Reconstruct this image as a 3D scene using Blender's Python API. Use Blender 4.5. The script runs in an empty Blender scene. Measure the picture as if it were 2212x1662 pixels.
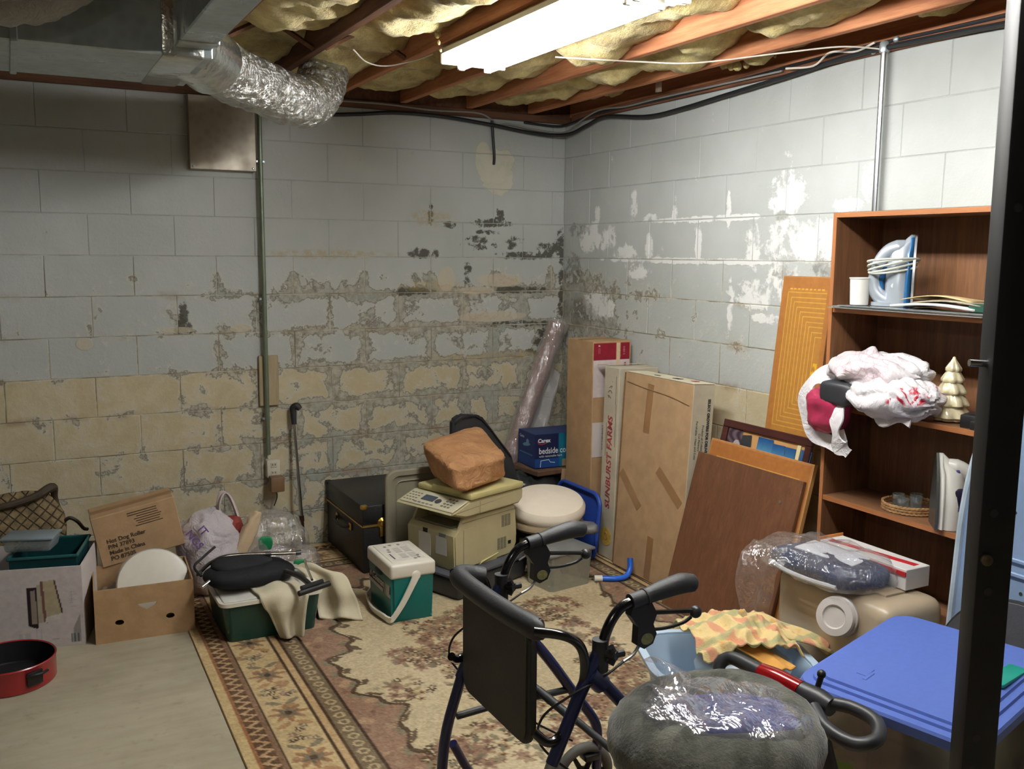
import bpy, bmesh, math, random
import numpy as np
from mathutils import Vector, Matrix, Euler, noise as mnoise
random.seed(7)
PI = math.pi
scene = bpy.context.scene
COL = scene.collection

# ---------------------------------------------------------------- camera, world, lights, exposure
cam_data = bpy.data.cameras.new('camera')
cam = bpy.data.objects.new('camera', cam_data)
COL.objects.link(cam)
_r, _u, _f = (Vector((0.88516923, -0.46520552, 0.00769805)), Vector((0.05686452, 0.1245906, 0.99057741)),
              Vector((0.46178118, 0.8763909, -0.13673746)))
cam.matrix_world = Matrix(((_r.x, _u.x, -_f.x, -3.07999), (_r.y, _u.y, -_f.y, -5.16562),
                           (_r.z, _u.z, -_f.z, 1.65172), (0, 0, 0, 1)))
cam_data.sensor_fit = 'HORIZONTAL'
cam_data.sensor_width = 36.0
cam_data.lens = 33.399
cam_data.clip_start = 0.02
scene.camera = cam

world = bpy.data.worlds.new('world')
scene.world = world
world.use_nodes = True
world.node_tree.nodes['Background'].inputs[0].default_value = (0.5, 0.5, 0.45, 1)
world.node_tree.nodes['Background'].inputs[1].default_value = 0.0

TUBE_STRENGTH = 74.0          # the fluorescent tubes near the right wall
OLD_TUBE_STRENGTH = 22.0      # tired tubes of another strip light further back, behind the camera
vs = scene.view_settings
vs.view_transform = 'Standard'
vs.look = 'None'
vs.exposure = 0.34
vs.gamma = 1.0
vs.use_curve_mapping = False
scene.cycles.max_bounces = 10
scene.cycles.transparent_max_bounces = 24
scene.cycles.sample_clamp_indirect = 6.0

# ---------------------------------------------------------------- colour and node helpers
def lin(v):
    v = v / 255.0
    return v / 12.92 if v <= 0.04045 else ((v + 0.055) / 1.055) ** 2.4

def C(r, g, b):
    return (lin(r), lin(g), lin(b), 1.0)

class S:
    """a node socket with arithmetic"""
    def __init__(s, nt, sock):
        s.nt, s.k = nt, sock
    def _m(s, op, o=None, o2=None, clamp=False):
        n = s.nt.nodes.new('ShaderNodeMath')
        n.operation = op
        n.use_clamp = clamp
        s.nt.links.new(s.k, n.inputs[0])
        for i, v in ((1, o), (2, o2)):
            if v is None:
                continue
            if isinstance(v, S):
                s.nt.links.new(v.k, n.inputs[i])
            else:
                n.inputs[i].default_value = v
        return S(s.nt, n.outputs[0])
    def __add__(s, o): return s._m('ADD', o)
    def __sub__(s, o): return s._m('SUBTRACT', o)
    def __mul__(s, o): return s._m('MULTIPLY', o)
    def __truediv__(s, o): return s._m('DIVIDE', o)
    __radd__ = __add__
    __rmul__ = __mul__
    def __rsub__(s, o): return (s * -1.0) + o
    def abs(s): return s._m('ABSOLUTE')
    def max(s, o): return s._m('MAXIMUM', o)
    def min(s, o): return s._m('MINIMUM', o)
    def pow(s, o): return s._m('POWER', o)
    def mod(s, o): return s._m('FLOORED_MODULO', o)
    def gt(s, o): return s._m('GREATER_THAN', o)
    def sin(s): return s._m('SINE')
    def sat(s): return s._m('ADD', 0.0, clamp=True)
    def smooth(s, a, b, lo=0.0, hi=1.0):
        n = s.nt.nodes.new('ShaderNodeMapRange')
        n.interpolation_type = 'SMOOTHSTEP'
        s.nt.links.new(s.k, n.inputs[0])
        n.inputs[1].default_value, n.inputs[2].default_value = a, b
        n.inputs[3].default_value, n.inputs[4].default_value = lo, hi
        if a > b:
            n.inputs[1].default_value, n.inputs[2].default_value = b, a
            n.inputs[3].default_value, n.inputs[4].default_value = hi, lo
        return S(s.nt, n.outputs[0])

class Mat:
    def __init__(m, name):
        m.mat = bpy.data.materials.new(name)
        m.mat.use_nodes = True
        m.nt = m.mat.node_tree
        m.bsdf = m.nt.nodes['Principled BSDF']
        m.out = m.nt.nodes['Material Output']
    def pos(m):
        n = m.nt.nodes.new('ShaderNodeNewGeometry')
        return S(m.nt, n.outputs['Position'])
    def obj(m):
        n = m.nt.nodes.new('ShaderNodeTexCoord')
        return S(m.nt, n.outputs['Object'])
    def xyz(m, v):
        n = m.nt.nodes.new('ShaderNodeSeparateXYZ')
        m.nt.links.new(v.k, n.inputs[0])
        return [S(m.nt, n.outputs[i]) for i in range(3)]
    def vec(m, x, y, z):
        n = m.nt.nodes.new('ShaderNodeCombineXYZ')
        for i, v in enumerate((x, y, z)):
            if isinstance(v, S):
                m.nt.links.new(v.k, n.inputs[i])
            else:
                n.inputs[i].default_value = v
        return S(m.nt, n.outputs[0])
    def scale(m, v, s):
        n = m.nt.nodes.new('ShaderNodeVectorMath')
        n.operation = 'MULTIPLY'
        m.nt.links.new(v.k, n.inputs[0])
        n.inputs[1].default_value = s
        return S(m.nt, n.outputs[0])
    def noise(m, v, scale=5, detail=4, rough=0.55, dist=0.0):
        n = m.nt.nodes.new('ShaderNodeTexNoise')
        m.nt.links.new(v.k, n.inputs['Vector'])
        n.inputs['Scale'].default_value = scale
        n.inputs['Detail'].default_value = detail
        n.inputs['Roughness'].default_value = rough
        n.inputs['Distortion'].default_value = dist
        return S(m.nt, n.outputs[0])
    def vor(m, v, scale=5, feature='F1', rnd=1.0):
        n = m.nt.nodes.new('ShaderNodeTexVoronoi')
        n.feature = feature
        m.nt.links.new(v.k, n.inputs['Vector'])
        n.inputs['Scale'].default_value = scale
        n.inputs['Randomness'].default_value = rnd
        return S(m.nt, n.outputs['Distance'])
    def mix(m, f, a, b, mode='MIX'):
        n = m.nt.nodes.new('ShaderNodeMix')
        n.data_type = 'RGBA'
        n.blend_type = mode
        if isinstance(f, S):
            m.nt.links.new(f.k, n.inputs[0])
        else:
            n.inputs[0].default_value = f
        for i, v in ((6, a), (7, b)):
            if isinstance(v, S):
                m.nt.links.new(v.k, n.inputs[i])
            else:
                n.inputs[i].default_value = v
        return S(m.nt, n.outputs[2])
    def set(m, name, v):
        if isinstance(v, S):
            m.nt.links.new(v.k, m.bsdf.inputs[name])
        else:
            m.bsdf.inputs[name].default_value = v
    def bump(m, h, strength=0.3, dist=0.01):
        n = m.nt.nodes.new('ShaderNodeBump')
        n.inputs['Strength'].default_value = strength
        n.inputs['Distance'].default_value = dist
        m.nt.links.new(h.k, n.inputs['Height'])
        m.nt.links.new(n.outputs[0], m.bsdf.inputs['Normal'])
        return S(m.nt, n.outputs[0])
    def attr(m, name='paint'):
        n = m.nt.nodes.new('ShaderNodeAttribute')
        n.attribute_name = name
        return S(m.nt, n.outputs['Color'])

def pmat(name, col, rough=0.5, metal=0.0, var=0.12, vscale=8, bump=0.0, bscale=60, spec=0.5, coat=0.0, sheen=0.0, stretch=None, detail=4):
    m = Mat(name)
    v = m.obj()
    if stretch:
        v = m.scale(v, stretch)
    if var > 0:
        nz = m.noise(v, vscale, detail, 0.6)
        d = tuple(c * (1 - var * 1.6) for c in col[:3]) + (1,)
        b = tuple(min(1, c * (1 + var * 1.2)) for c in col[:3]) + (1,)
        m.set('Base Color', m.mix(nz.smooth(0.25, 0.75), d, b))
    else:
        m.set('Base Color', col)
    m.set('Roughness', rough)
    m.set('Metallic', metal)
    m.set('Specular IOR Level', spec)
    if coat:
        m.set('Coat Weight', coat)
        m.set('Coat Roughness', 0.15)
    if sheen:
        m.set('Sheen Weight', sheen)
    if bump > 0:
        m.bump(m.noise(v, bscale, 3, 0.6), bump, 0.004)
    return m.mat

def wood(name, c1, c2, axis=2, rough=0.45, scale=9, spec=0.4):
    m = Mat(name)
    v = m.obj()
    st = [14.0, 14.0, 14.0]
    st[axis] = 0.9
    v2 = m.scale(v, tuple(st))
    n1 = m.noise(v2, scale * 0.35, 6, 0.65, 0.6)
    n2 = m.noise(v2, scale * 2.2, 3, 0.6)
    n3 = m.noise(v, 2.5, 2, 0.5)
    f = (n1 * 0.65 + n2 * 0.25 + n3 * 0.25 - 0.08).smooth(0.3, 0.75)
    m.set('Base Color', m.mix(f, c1, c2))
    m.set('Roughness', rough)
    m.set('Specular IOR Level', spec)
    m.bump(n2, 0.12, 0.002)
    return m.mat

def film(name, tint=(1, 1, 1, 1), gloss=0.16, rough=0.08, crinkle=18, strength=0.8, haze=0.0, hazecol=(0.8, 0.8, 0.8, 1)):
    """a thin clear or milky plastic sheet: mostly transparent, glossy where creased"""
    m = Mat(name)
    nt = m.nt
    tr = nt.nodes.new('ShaderNodeBsdfTransparent')
    tr.inputs[0].default_value = tint
    gl = nt.nodes.new('ShaderNodeBsdfGlossy')
    gl.inputs['Roughness'].default_value = rough
    gl.inputs[0].default_value = (1, 1, 1, 1)
    fr = nt.nodes.new('ShaderNodeLayerWeight')
    fr.inputs[0].default_value = 0.25
    v = m.obj()
    nz = m.noise(v, crinkle, 4, 0.6, 0.8)
    bp = nt.nodes.new('ShaderNodeBump')
    bp.inputs['Strength'].default_value = strength
    bp.inputs['Distance'].default_value = 0.02
    n2 = m.noise(v, crinkle * 0.45, 3, 0.5, 0.4)
    hh = (nz - 0.5).abs() * 1.3 + (n2 - 0.5).abs() * 1.6
    nt.links.new(hh.k, bp.inputs['Height'])
    nt.links.new(bp.outputs[0], gl.inputs['Normal'])
    f = S(nt, fr.outputs['Facing']) * 0.35 + gloss
    mx = nt.nodes.new('ShaderNodeMixShader')
    nt.links.new(f.k, mx.inputs[0])
    nt.links.new(tr.outputs[0], mx.inputs[1])
    nt.links.new(gl.outputs[0], mx.inputs[2])
    last = mx
    if haze > 0:
        df = nt.nodes.new('ShaderNodeBsdfDiffuse')
        df.inputs[0].default_value = hazecol
        nt.links.new(bp.outputs[0], df.inputs['Normal'])
        m2 = nt.nodes.new('ShaderNodeMixShader')
        m2.inputs[0].default_value = haze
        nt.links.new(mx.outputs[0], m2.inputs[1])
        nt.links.new(df.outputs[0], m2.inputs[2])
        last = m2
    nt.links.new(last.outputs[0], m.out.inputs[0])
    return m.mat

def printmat(name, rough=0.6, spec=0.4, var=0.08, bump=0.0, bscale=200, attr='paint'):
    """flat print: colours stored per vertex"""
    m = Mat(name)
    a = m.attr(attr)
    nz = m.noise(m.obj(), 40, 4, 0.6)
    g = nz.smooth(0.2, 0.8, 1 - var * 1.5, 1 + var)
    gv = m.vec(g, g, g)
    m.set('Base Color', m.mix(1.0, a, gv, 'MULTIPLY'))
    m.set('Roughness', rough)
    m.set('Specular IOR Level', spec)
    if bump:
        m.bump(m.noise(m.obj(), bscale, 2, 0.5), bump, 0.004)
    return m.mat

# ---------------------------------------------------------------- mesh helpers
def shade(me, angle=35):
    me.polygons.foreach_set('use_smooth', [True] * len(me.polygons))
    me.set_sharp_from_angle(angle=math.radians(angle))

def catmull(pts, n=8, closed=False):
    P = [Vector(p) for p in pts]
    if len(P) < 3 and not closed:
        return P
    out = []
    m = len(P)
    segs = m if closed else m - 1
    for i in range(segs):
        p1, p2 = P[i], P[(i + 1) % m]
        p0 = P[i - 1] if (closed or i > 0) else p1 + (p1 - p2)
        p3 = P[(i + 2) % m] if (closed or i + 2 < m) else p2 + (p2 - p1)
        for k in range(n):
            t = k / n
            out.append(0.5 * ((2 * p1) + (p2 - p0) * t + (2 * p0 - 5 * p1 + 4 * p2 - p3) * t * t + (3 * p1 - p0 - 3 * p2 + p3) * t ** 3))
    if not closed:
        out.append(P[-1])
    return out

class MB:
    def __init__(s):
        s.v, s.f = [], []
    def add(s, verts, faces, M=None):
        b = len(s.v)
        for p in verts:
            p = Vector(p)
            s.v.append(M @ p if M is not None else p)
        s.f.extend([tuple(i + b for i in f) for f in faces])
        return s
    def bm(s, bm, M=None):
        bm.verts.index_update()
        return s.add([v.co.copy() for v in bm.verts], [[v.index for v in f.verts] for f in bm.faces], M)
    def box(s, c, d, bev=0.0, seg=2, M=None, taper=1.0):
        bm = bmesh.new()
        bmesh.ops.create_cube(bm, size=1.0)
        for v in bm.verts:
            k = taper if v.co.z < 0 else 1.0
            v.co = Vector((v.co.x * d[0] * k, v.co.y * d[1] * k, v.co.z * d[2]))
        if bev > 0:
            bmesh.ops.bevel(bm, geom=bm.edges[:], offset=bev, segments=seg, profile=0.5, affect='EDGES')
        T = Matrix.Translation(Vector(c))
        s.bm(bm, (M @ T) if M is not None else T)
        bm.free()
        return s
    def tube(s, pts, r, seg=10, closed=False, cap=True, smooth=0, M=None):
        rad = r if isinstance(r, (list, tuple)) else None
        P = [Vector(p) for p in pts]
        if smooth:
            n0 = len(P)
            P = catmull(P, smooth, closed)
            if rad:
                m = len(P)
                rad = [rad[min(n0 - 1, int(i * (n0 - 1) / max(1, m - 1)))] * (1 - (i * (n0 - 1) / max(1, m - 1)) % 1)
                       + rad[min(n0 - 1, int(i * (n0 - 1) / max(1, m - 1)) + 1)] * ((i * (n0 - 1) / max(1, m - 1)) % 1) for i in range(m)]
        n = len(P)
        T = []
        for i in range(n):
            if closed:
                t = P[(i + 1) % n] - P[i - 1]
            else:
                t = P[min(i + 1, n - 1)] - P[max(i - 1, 0)]
            T.append(t.normalized() if t.length > 1e-9 else Vector((0, 0, 1)))
        up = Vector((0, 0, 1)) if abs(T[0].z) < 0.9 else Vector((1, 0, 0))
        N = (up - T[0] * up.dot(T[0])).normalized()
        verts = []
        for i in range(n):
            N = (N - T[i] * N.dot(T[i]))
            N = N.normalized() if N.length > 1e-6 else T[i].orthogonal().normalized()
            B = T[i].cross(N)
            rr = rad[i] if rad else r
            for k in range(seg):
                a = 2 * PI * k / seg
                verts.append(P[i] + (N * math.cos(a) + B * math.sin(a)) * rr)
        faces = []
        for i in range(n if closed else n - 1):
            j = (i + 1) % n
            for k in range(seg):
                k2 = (k + 1) % seg
                faces.append((i * seg + k, i * seg + k2, j * seg + k2, j * seg + k))
        if cap and not closed:
            faces.append(tuple(reversed(range(seg))))
            faces.append(tuple((n - 1) * seg + k for k in range(seg)))
        return s.add(verts, faces, M)
    def lathe(s, prof, seg=24, M=None, cap=True, wob=None):
        verts, faces = [], []
        n = len(prof)
        for (r, z) in prof:
            for k in range(seg):
                a = 2 * PI * k / seg
                q = r * (wob(a, z) if wob else 1.0)
                verts.append((q * math.cos(a), q * math.sin(a), z))
        for i in range(n - 1):
            for k in range(seg):
                k2 = (k + 1) % seg
                faces.append((i * seg + k, i * seg + k2, (i + 1) * seg + k2, (i + 1) * seg + k))
        if cap:
            if prof[0][0] > 1e-6:
                faces.append(tuple(reversed(range(seg))))
            if prof[-1][0] > 1e-6:
                faces.append(tuple((n - 1) * seg + k for k in range(seg)))
        return s.add(verts, faces, M)
    def prism(s, poly, z0, z1, M=None):
        n = len(poly)
        v = [(x, y, z0) for x, y in poly] + [(x, y, z1) for x, y in poly]
        f = [tuple(reversed(range(n))), tuple(range(n, 2 * n))]
        for i in range(n):
            j = (i + 1) % n
            f.append((i, j, n + j, n + i))
        return s.add(v, f, M)
    def rings(s, rings, cap=True, M=None):
        n = len(rings[0])
        v = [p for r in rings for p in r]
        f = []
        for i in range(len(rings) - 1):
            for k in range(n):
                k2 = (k + 1) % n
                f.append((i * n + k, i * n + k2, (i + 1) * n + k2, (i + 1) * n + k))
        if cap:
            f.append(tuple(reversed(range(n))))
            f.append(tuple((len(rings) - 1) * n + k for k in range(n)))
        return s.add(v, f, M)
    def grid(s, fn, nu, nv, M=None, wrap=False):
        v = [fn(i / (nu if wrap else nu - 1), j / (nv - 1)) for j in range(nv) for i in range(nu)]
        f = []
        for j in range(nv - 1):
            for i in range(nu if wrap else nu - 1):
                i2 = (i + 1) % nu
                f.append((j * nu + i, j * nu + i2, (j + 1) * nu + i2, (j + 1) * nu + i))
        return s.add(v, f, M)
    def blob(s, c, d, nu=36, nv=22, e=0.8, amp=0.0, freq=3.0, seed=0, M=None, flat=None, ridge=True, fn=None):
        """a soft crumpled lump: superellipsoid of half sizes d with folded noise"""
        off = Vector((seed * 7.31, seed * 3.17, seed * 1.93))
        def sp(x):
            return math.copysign(abs(x) ** e, x)
        verts = []
        for j in range(nv):
            ph = -PI / 2 + PI * j / (nv - 1)
            for i in range(nu):
                th = 2 * PI * i / nu
                n = Vector((sp(math.cos(ph)) * sp(math.cos(th)), sp(math.cos(ph)) * sp(math.sin(th)), sp(math.sin(ph))))
                q = Vector((n.x * d[0], n.y * d[1], n.z * d[2]))
                if amp:
                    w = q * freq + off
                    if ridge:
                        h = 1 - 2 * abs(mnoise.noise(w)) + 0.5 * (1 - 2 * abs(mnoise.noise(w * 2.3)))
                        h -= 0.6
                    else:
                        h = mnoise.noise(w) + 0.5 * mnoise.noise(w * 2.1)
                    q += n.normalized() * h * amp if n.length > 0 else Vector()
                if fn:
                    q = fn(q)
                p = q + Vector(c)
                if flat is not None and p.z < flat:
                    p.z = flat + (p.z - flat) * 0.02
                verts.append(p)
        faces = []
        for j in range(nv - 1):
            for i in range(nu):
                i2 = (i + 1) % nu
                faces.append((j * nu + i, j * nu + i2, (j + 1) * nu + i2, (j + 1) * nu + i))
        return s.add(verts, faces, M)
    def mesh(s, name, angle=35, clean=True):
        me = bpy.data.meshes.new(name)
        me.from_pydata([tuple(p) for p in s.v], [], s.f)
        if clean:
            bm = bmesh.new()
            bm.from_mesh(me)
            bmesh.ops.remove_doubles(bm, verts=bm.verts, dist=1e-5)
            bmesh.ops.recalc_face_normals(bm, faces=bm.faces)
            bm.to_mesh(me)
            bm.free()
        shade(me, angle)
        return me
    def build(s, name, mat, parent=None, world=False, angle=35, solid=0.0, sub=0, loc=None, clean=True):
        if world and parent is not None:
            Mi = (Matrix.Translation(parent.location) @ parent.rotation_euler.to_matrix().to_4x4()).inverted()
            if parent.parent is not None:
                pp = parent.parent
                Mp = Matrix.Translation(pp.location) @ pp.rotation_euler.to_matrix().to_4x4()
                Mi = (Mp @ Matrix.Translation(parent.location) @ parent.rotation_euler.to_matrix().to_4x4()).inverted()
            s.v = [Mi @ Vector(p) for p in s.v]
        if loc is not None:
            L = Vector(loc)
            s.v = [Vector(p) - L for p in s.v]
        o = bpy.data.objects.new(name, s.mesh(name, angle, clean))
        COL.objects.link(o)
        o.data.materials.append(mat)
        if parent is not None:
            o.parent = parent
        if loc is not None:
            o.location = loc
        if solid:
            md = o.modifiers.new('solid', 'SOLIDIFY')
            md.thickness = solid
            md.offset = 0.0
        if sub:
            md = o.modifiers.new('sub', 'SUBSURF')
            md.levels = sub
            md.render_levels = sub
        return o

def tag(o, label=None, cat=None, group=None, kind=None):
    for k, v in (('label', label), ('category', cat), ('group', group), ('kind', kind)):
        if v:
            o[k] = v
    return o

def thing(name, label, cat, loc=(0, 0, 0), rot=0.0, group=None):
    o = bpy.data.objects.new(name, None)
    o.empty_display_size = 0.05
    COL.objects.link(o)
    o.location = loc
    o.rotation_euler = (0, 0, rot) if not isinstance(rot, (tuple, list)) else rot
    return tag(o, label, cat, group)

def struct(o):
    return tag(o, kind='structure')

def panel(name, w, h, res, paint, mat, parent, M, label=None):
    """a flat printed sheet in its local xy plane (w by h, origin lower left), coloured by paint(X, Y) -> (n, 3) in sRGB 0..255"""
    nx, ny = max(2, int(w / res) + 1), max(2, int(h / res) + 1)
    xs, ys = np.linspace(0, w, nx), np.linspace(0, h, ny)
    X, Y = np.meshgrid(xs, ys)
    rgb = np.clip(paint(X, Y), 0, 255).reshape(-1, 3) / 255.0
    l = np.where(rgb <= 0.04045, rgb / 12.92, ((rgb + 0.055) / 1.055) ** 2.4)
    co = np.stack([X.ravel(), Y.ravel(), np.zeros(nx * ny)], 1)
    R = np.array(M.to_3x3())
    co = co @ R.T + np.array(M.translation)
    idx = np.arange(nx * ny).reshape(ny, nx)
    q = np.stack([idx[:-1, :-1], idx[:-1, 1:], idx[1:, 1:], idx[1:, :-1]], -1).reshape(-1, 4)
    me = bpy.data.meshes.new(name)
    me.vertices.add(len(co))
    me.vertices.foreach_set('co', co.ravel())
    me.loops.add(q.size)
    me.loops.foreach_set('vertex_index', q.ravel())
    me.polygons.add(len(q))
    me.polygons.foreach_set('loop_start', np.arange(0, q.size, 4))
    me.update(calc_edges=True)
    a = me.color_attributes.new('paint', 'FLOAT_COLOR', 'POINT')
    a.data.foreach_set('color', np.concatenate([l, np.ones((len(l), 1))], 1).ravel().astype(np.float32))
    o = bpy.data.objects.new(name, me)
    COL.objects.link(o)
    me.materials.append(mat)
    if parent is not None:
        o.parent = parent
    if label:
        o['label'] = label
    return o

def text(name, body, size, mat, parent, M, align='LEFT', shear=0.0, spacing=1.0, stretch=1.0, bold=0.0):
    cu = bpy.data.curves.new(name, 'FONT')
    cu.body = body
    cu.size = size
    cu.align_x = align
    cu.shear = shear
    cu.space_character = spacing
    cu.offset = bold
    cu.resolution_u = 3
    cu.extrude = 0.0002
    tmp = bpy.data.objects.new(name, cu)
    COL.objects.link(tmp)
    dg = bpy.context.evaluated_depsgraph_get()
    dg.update()
    me = bpy.data.meshes.new_from_object(tmp.evaluated_get(dg))
    bpy.data.objects.remove(tmp)
    me.transform(M @ Matrix.Diagonal((stretch, 1, 1, 1)))
    o = bpy.data.objects.new(name, me)
    COL.objects.link(o)
    me.materials.clear()
    me.materials.append(mat)
    if parent is not None:
        o.parent = parent
    return o

def frame(origin, xdir, ydir):
    """matrix with local x along xdir, local y along ydir"""
    x = Vector(xdir).normalized()
    y = Vector(ydir)
    y = (y - x * y.dot(x)).normalized()
    z = x.cross(y)
    o = Vector(origin)
    return Matrix(((x.x, y.x, z.x, o.x), (x.y, y.y, z.y, o.y), (x.z, y.z, z.z, o.z), (0, 0, 0, 1)))

def copy_tree(o, parent=None):
    c = o.copy()
    COL.objects.link(c)
    if parent is not None:
        c.parent = parent
    for ch in list(o.children):
        copy_tree(ch, c)
    return c

def RX(a): return Matrix.Rotation(a, 4, 'X')
def RY(a): return Matrix.Rotation(a, 4, 'Y')
def RZ(a): return Matrix.Rotation(a, 4, 'Z')
def TR(x, y, z): return Matrix.Translation(Vector((x, y, z)))

# ---------------------------------------------------------------- painted block walls
CO = 0.2032                   # height of one block course
def blobs(m, s, z, lst):
    tot = None
    for (s0, z0, a, b) in lst:
        dx = (s - s0) / a
        dz = (z - z0) / b
        d = (dx * dx + dz * dz).smooth(1.5, 0.0)
        tot = d if tot is None else tot.max(d)
    return tot

def wall_mat(name, right):
    m = Mat(name)
    PH = (-0.093, -0.296) if right else (-0.289, -0.086)
    p = m.pos()
    x, y, z = m.xyz(p)
    s = y if right else x
    nb = m.noise(p, 1.7, 4, 0.55)
    nm = m.noise(p, 6.5, 7, 0.66, 0.4)
    nf = m.noise(p, 26, 6, 0.66)
    nff = m.noise(p, 90, 3, 0.6)
    zj = ((z + CO / 2).mod(CO) - CO / 2).abs()
    # distance to the nearest upright joint of this course
    par = ((z / CO)._m('FLOOR')).mod(2.0)
    ph = par * (PH[1] - PH[0]) + PH[0]
    vj = ((s - ph + 0.2032).mod(0.4064) - 0.2032).abs()
    jd = zj.min(vj)
    grey = m.mix(nb.smooth(0.3, 0.7), C(176, 180, 174), C(188, 191, 187))
    cream = m.mix(nm.smooth(0.35, 0.65), C(190, 177, 144), C(204, 193, 164))
    cm = (z + (nm - 0.5) * 0.035).smooth(1.021, 1.011)
    col = m.mix(cm, grey, cream)
    low = z.smooth(1.70, 1.50)                       # damp has lifted the paint below this height
    if right:
        w = s.smooth(-1.15, -0.1) * 0.17 + s.smooth(-0.35, -2.0) * 0.03
        jb = jd.smooth(0.06, 0.0) * (s.smooth(-1.3, -0.1) * 0.12 + 0.03)
    else:
        w = s.smooth(-2.9, -0.9) * 0.085 + s.smooth(-0.9, -0.1) * 0.03 + (z.smooth(1.1, 0.7)) * 0.02
        jb = jd.smooth(0.062, 0.0) * (s.smooth(-3.4, -0.8) * 0.125 + 0.05)
    raw = nm * 0.74 + nf * 0.26 + (w + jb) * low + (low - 1.0) * 0.3
    # a whitish powdery skin with torn edges
    chalk = raw.smooth(0.575, 0.63)
    peel = raw.smooth(0.655, 0.675)
    edge = raw.smooth(0.635, 0.655) * raw.smooth(0.685, 0.665)
    chalkcol = m.mix(nf.smooth(0.3, 0.7), C(172, 169, 154), C(206, 204, 194))
    bare = m.mix(nf.smooth(0.35, 0.65), C(134, 129, 113), C(184, 179, 163))
    bare = m.mix(nb.smooth(0.45, 0.7), bare, C(150, 156, 148))
    col = m.mix(chalk * 0.62, col, chalkcol)
    col = m.mix(peel * 0.85, col, bare)
    col = m.mix(edge * 0.62, col, C(84, 76, 60))
    # rusty and yellowish stain along the joints
    rust = (m.noise(p, 4.0, 5, 0.6).smooth(0.52, 0.68)) * zj.smooth(0.035, 0.0) * low
    col = m.mix(rust * 0.55, col, C(140, 104, 70))
    h = raw * 1.0
    if right:
        white = blobs(m, s, z, [(-1.92, 1.92, .15, .13), (-1.72, 1.70, .07, .13), (-2.03, 1.72, .30, .12), (-2.23, 1.68, .12, .15),
                                (-1.75, 1.47, .22, .08), (-1.93, 1.53, .14, .12), (-.75, 1.92, .045, .11), (-.90, 1.85, .10, .028),
                                (-1.12, 1.885, .028, .11), (-1.54, 1.87, .022, .12), (-.90, 1.68, .05, .11), (-1.32, 1.69, .03, .11),
                                (-.80, 1.56, .15, .06), (-.30, 1.745, .17, .11), (-.50, 1.73, .12, .09), (-.38, 1.87, .035, .08),
                                (-.67, 1.66, .15, .05), (-2.385, 1.93, .05, .14), (-2.31, 1.86, .13, .04), (-1.58, 1.42, .03, .16),
                                (-1.9, 1.36, .22, .03), (-1.45, 1.83, .5, .02), (-1.2, 1.62, .9, .02), (-.4, 1.36, .2, .10), (-1.1, 1.83, .4, .015)])
        wn = (white * 0.5 + (nm - 0.5) * 1.5 + (nf - 0.5) * 0.9).smooth(0.26, 0.46)
        col = m.mix(wn * 0.9, col, C(232, 231, 226))
        h = h + wn * 0.25
        mold = blobs(m, s, z, [(-1.94, 1.575, .09, .05), (-.16, 1.80, .14, .06), (-.10, 1.55, .16, .14), (-.2, 1.30, .25, .12), (-1.9, 1.83, .06, .03), (-2.2, 1.60, .12, .06)])
        mn = (mold * 0.5 + (nf - 0.5) * 1.3 + (nm - 0.5) * 1.0).smooth(0.3, 0.55)
        col = m.mix(mn * 0.6, col, C(96, 92, 80))
    else:
        mold = blobs(m, s, z, [(-.58, 1.715, .14, .055), (-.36, 1.715, .08, .055), (-.79, 1.815, .07, .028), (-.90, 1.88, .022, .10), (-.50, 1.83, .17, .035),
                               (-.45, 1.87, .05, .07), (-.52, 1.775, .12, .02), (-.07, 1.67, .20, .06), (-.02, 1.72, .05, .14), (-.012, 1.45, .035, .33),
                               (-.25, 1.64, .25, .035), (-.95, 1.65, .14, .04), (-.3, 1.43, .4, .03), (-.3, 1.22, .4, .03), (-2.3, 1.25, .06, .06),
                               (-2.29, 1.33, .03, .1), (-.15, 1.05, .16, .03), (-1.02, 1.43, .2, .035), (-.66, 1.5, .04, .12), (-.12, 1.1, .1, .12),])
        mn = (mold * 0.55 + (nf - 0.5) * 1.5 + (nm - 0.5) * 1.2).smooth(0.36, 0.56)
        col = m.mix(mn * 0.88, col, C(62, 60, 48))
        ochre = blobs(m, s, z, [(-.9, 1.85, .14, .05), (-.88, 1.46, .22, .035), (-1.5, 1.64, .4, .03), (-.5, 1.03, .5, .03)])
        col = m.mix(ochre * nf.smooth(0.4, 0.6) * 0.6, col, C(176, 152, 96))
        loose = blobs(m, s, z, [(-.80, 1.50, .07, .09), (-2.0, 1.243, .07, .03), (-2.32, 1.243, .10, .02), (-2.77, 1.185, .05, .04), (-.45, 1.49, .2, .05), (-.5, 1.27, .3, .04), (-.6, 1.43, .15, .03)])
        ln = (loose * 0.6 + nm * 0.4 + nf * 0.2).smooth(0.62, 0.72)
        col = m.mix(ln * 0.7, col, C(196, 184, 160))
        putty = blobs(m, s, z, [(-.47, 2.13, .11, .14), (-.56, 2.20, .06, .10), (-.42, 2.20, .07, .07)])
        pn = (putty * 0.6 + (nm - 0.5) * 0.9 + (nf - 0.5) * 0.4).smooth(0.2, 0.24)
        col = m.mix(pn * 0.85, col, m.mix(nm.smooth(0.4, 0.6), C(196, 194, 170), C(206, 200, 180)))
        h = h + ln * 0.3 + pn * 0.3
    m.set('Base Color', col)
    m.set('Roughness', nf.smooth(0.2, 0.8, 0.62, 0.85))
    m.set('Specular IOR Level', 0.25)
    m.bump(h * 1.0 + nff * 0.10 + nf * 0.12, 0.55, 0.012)
    return m.mat

M_back, M_right = wall_mat('painted_block_back', False), wall_mat('painted_block_right', True)

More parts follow.
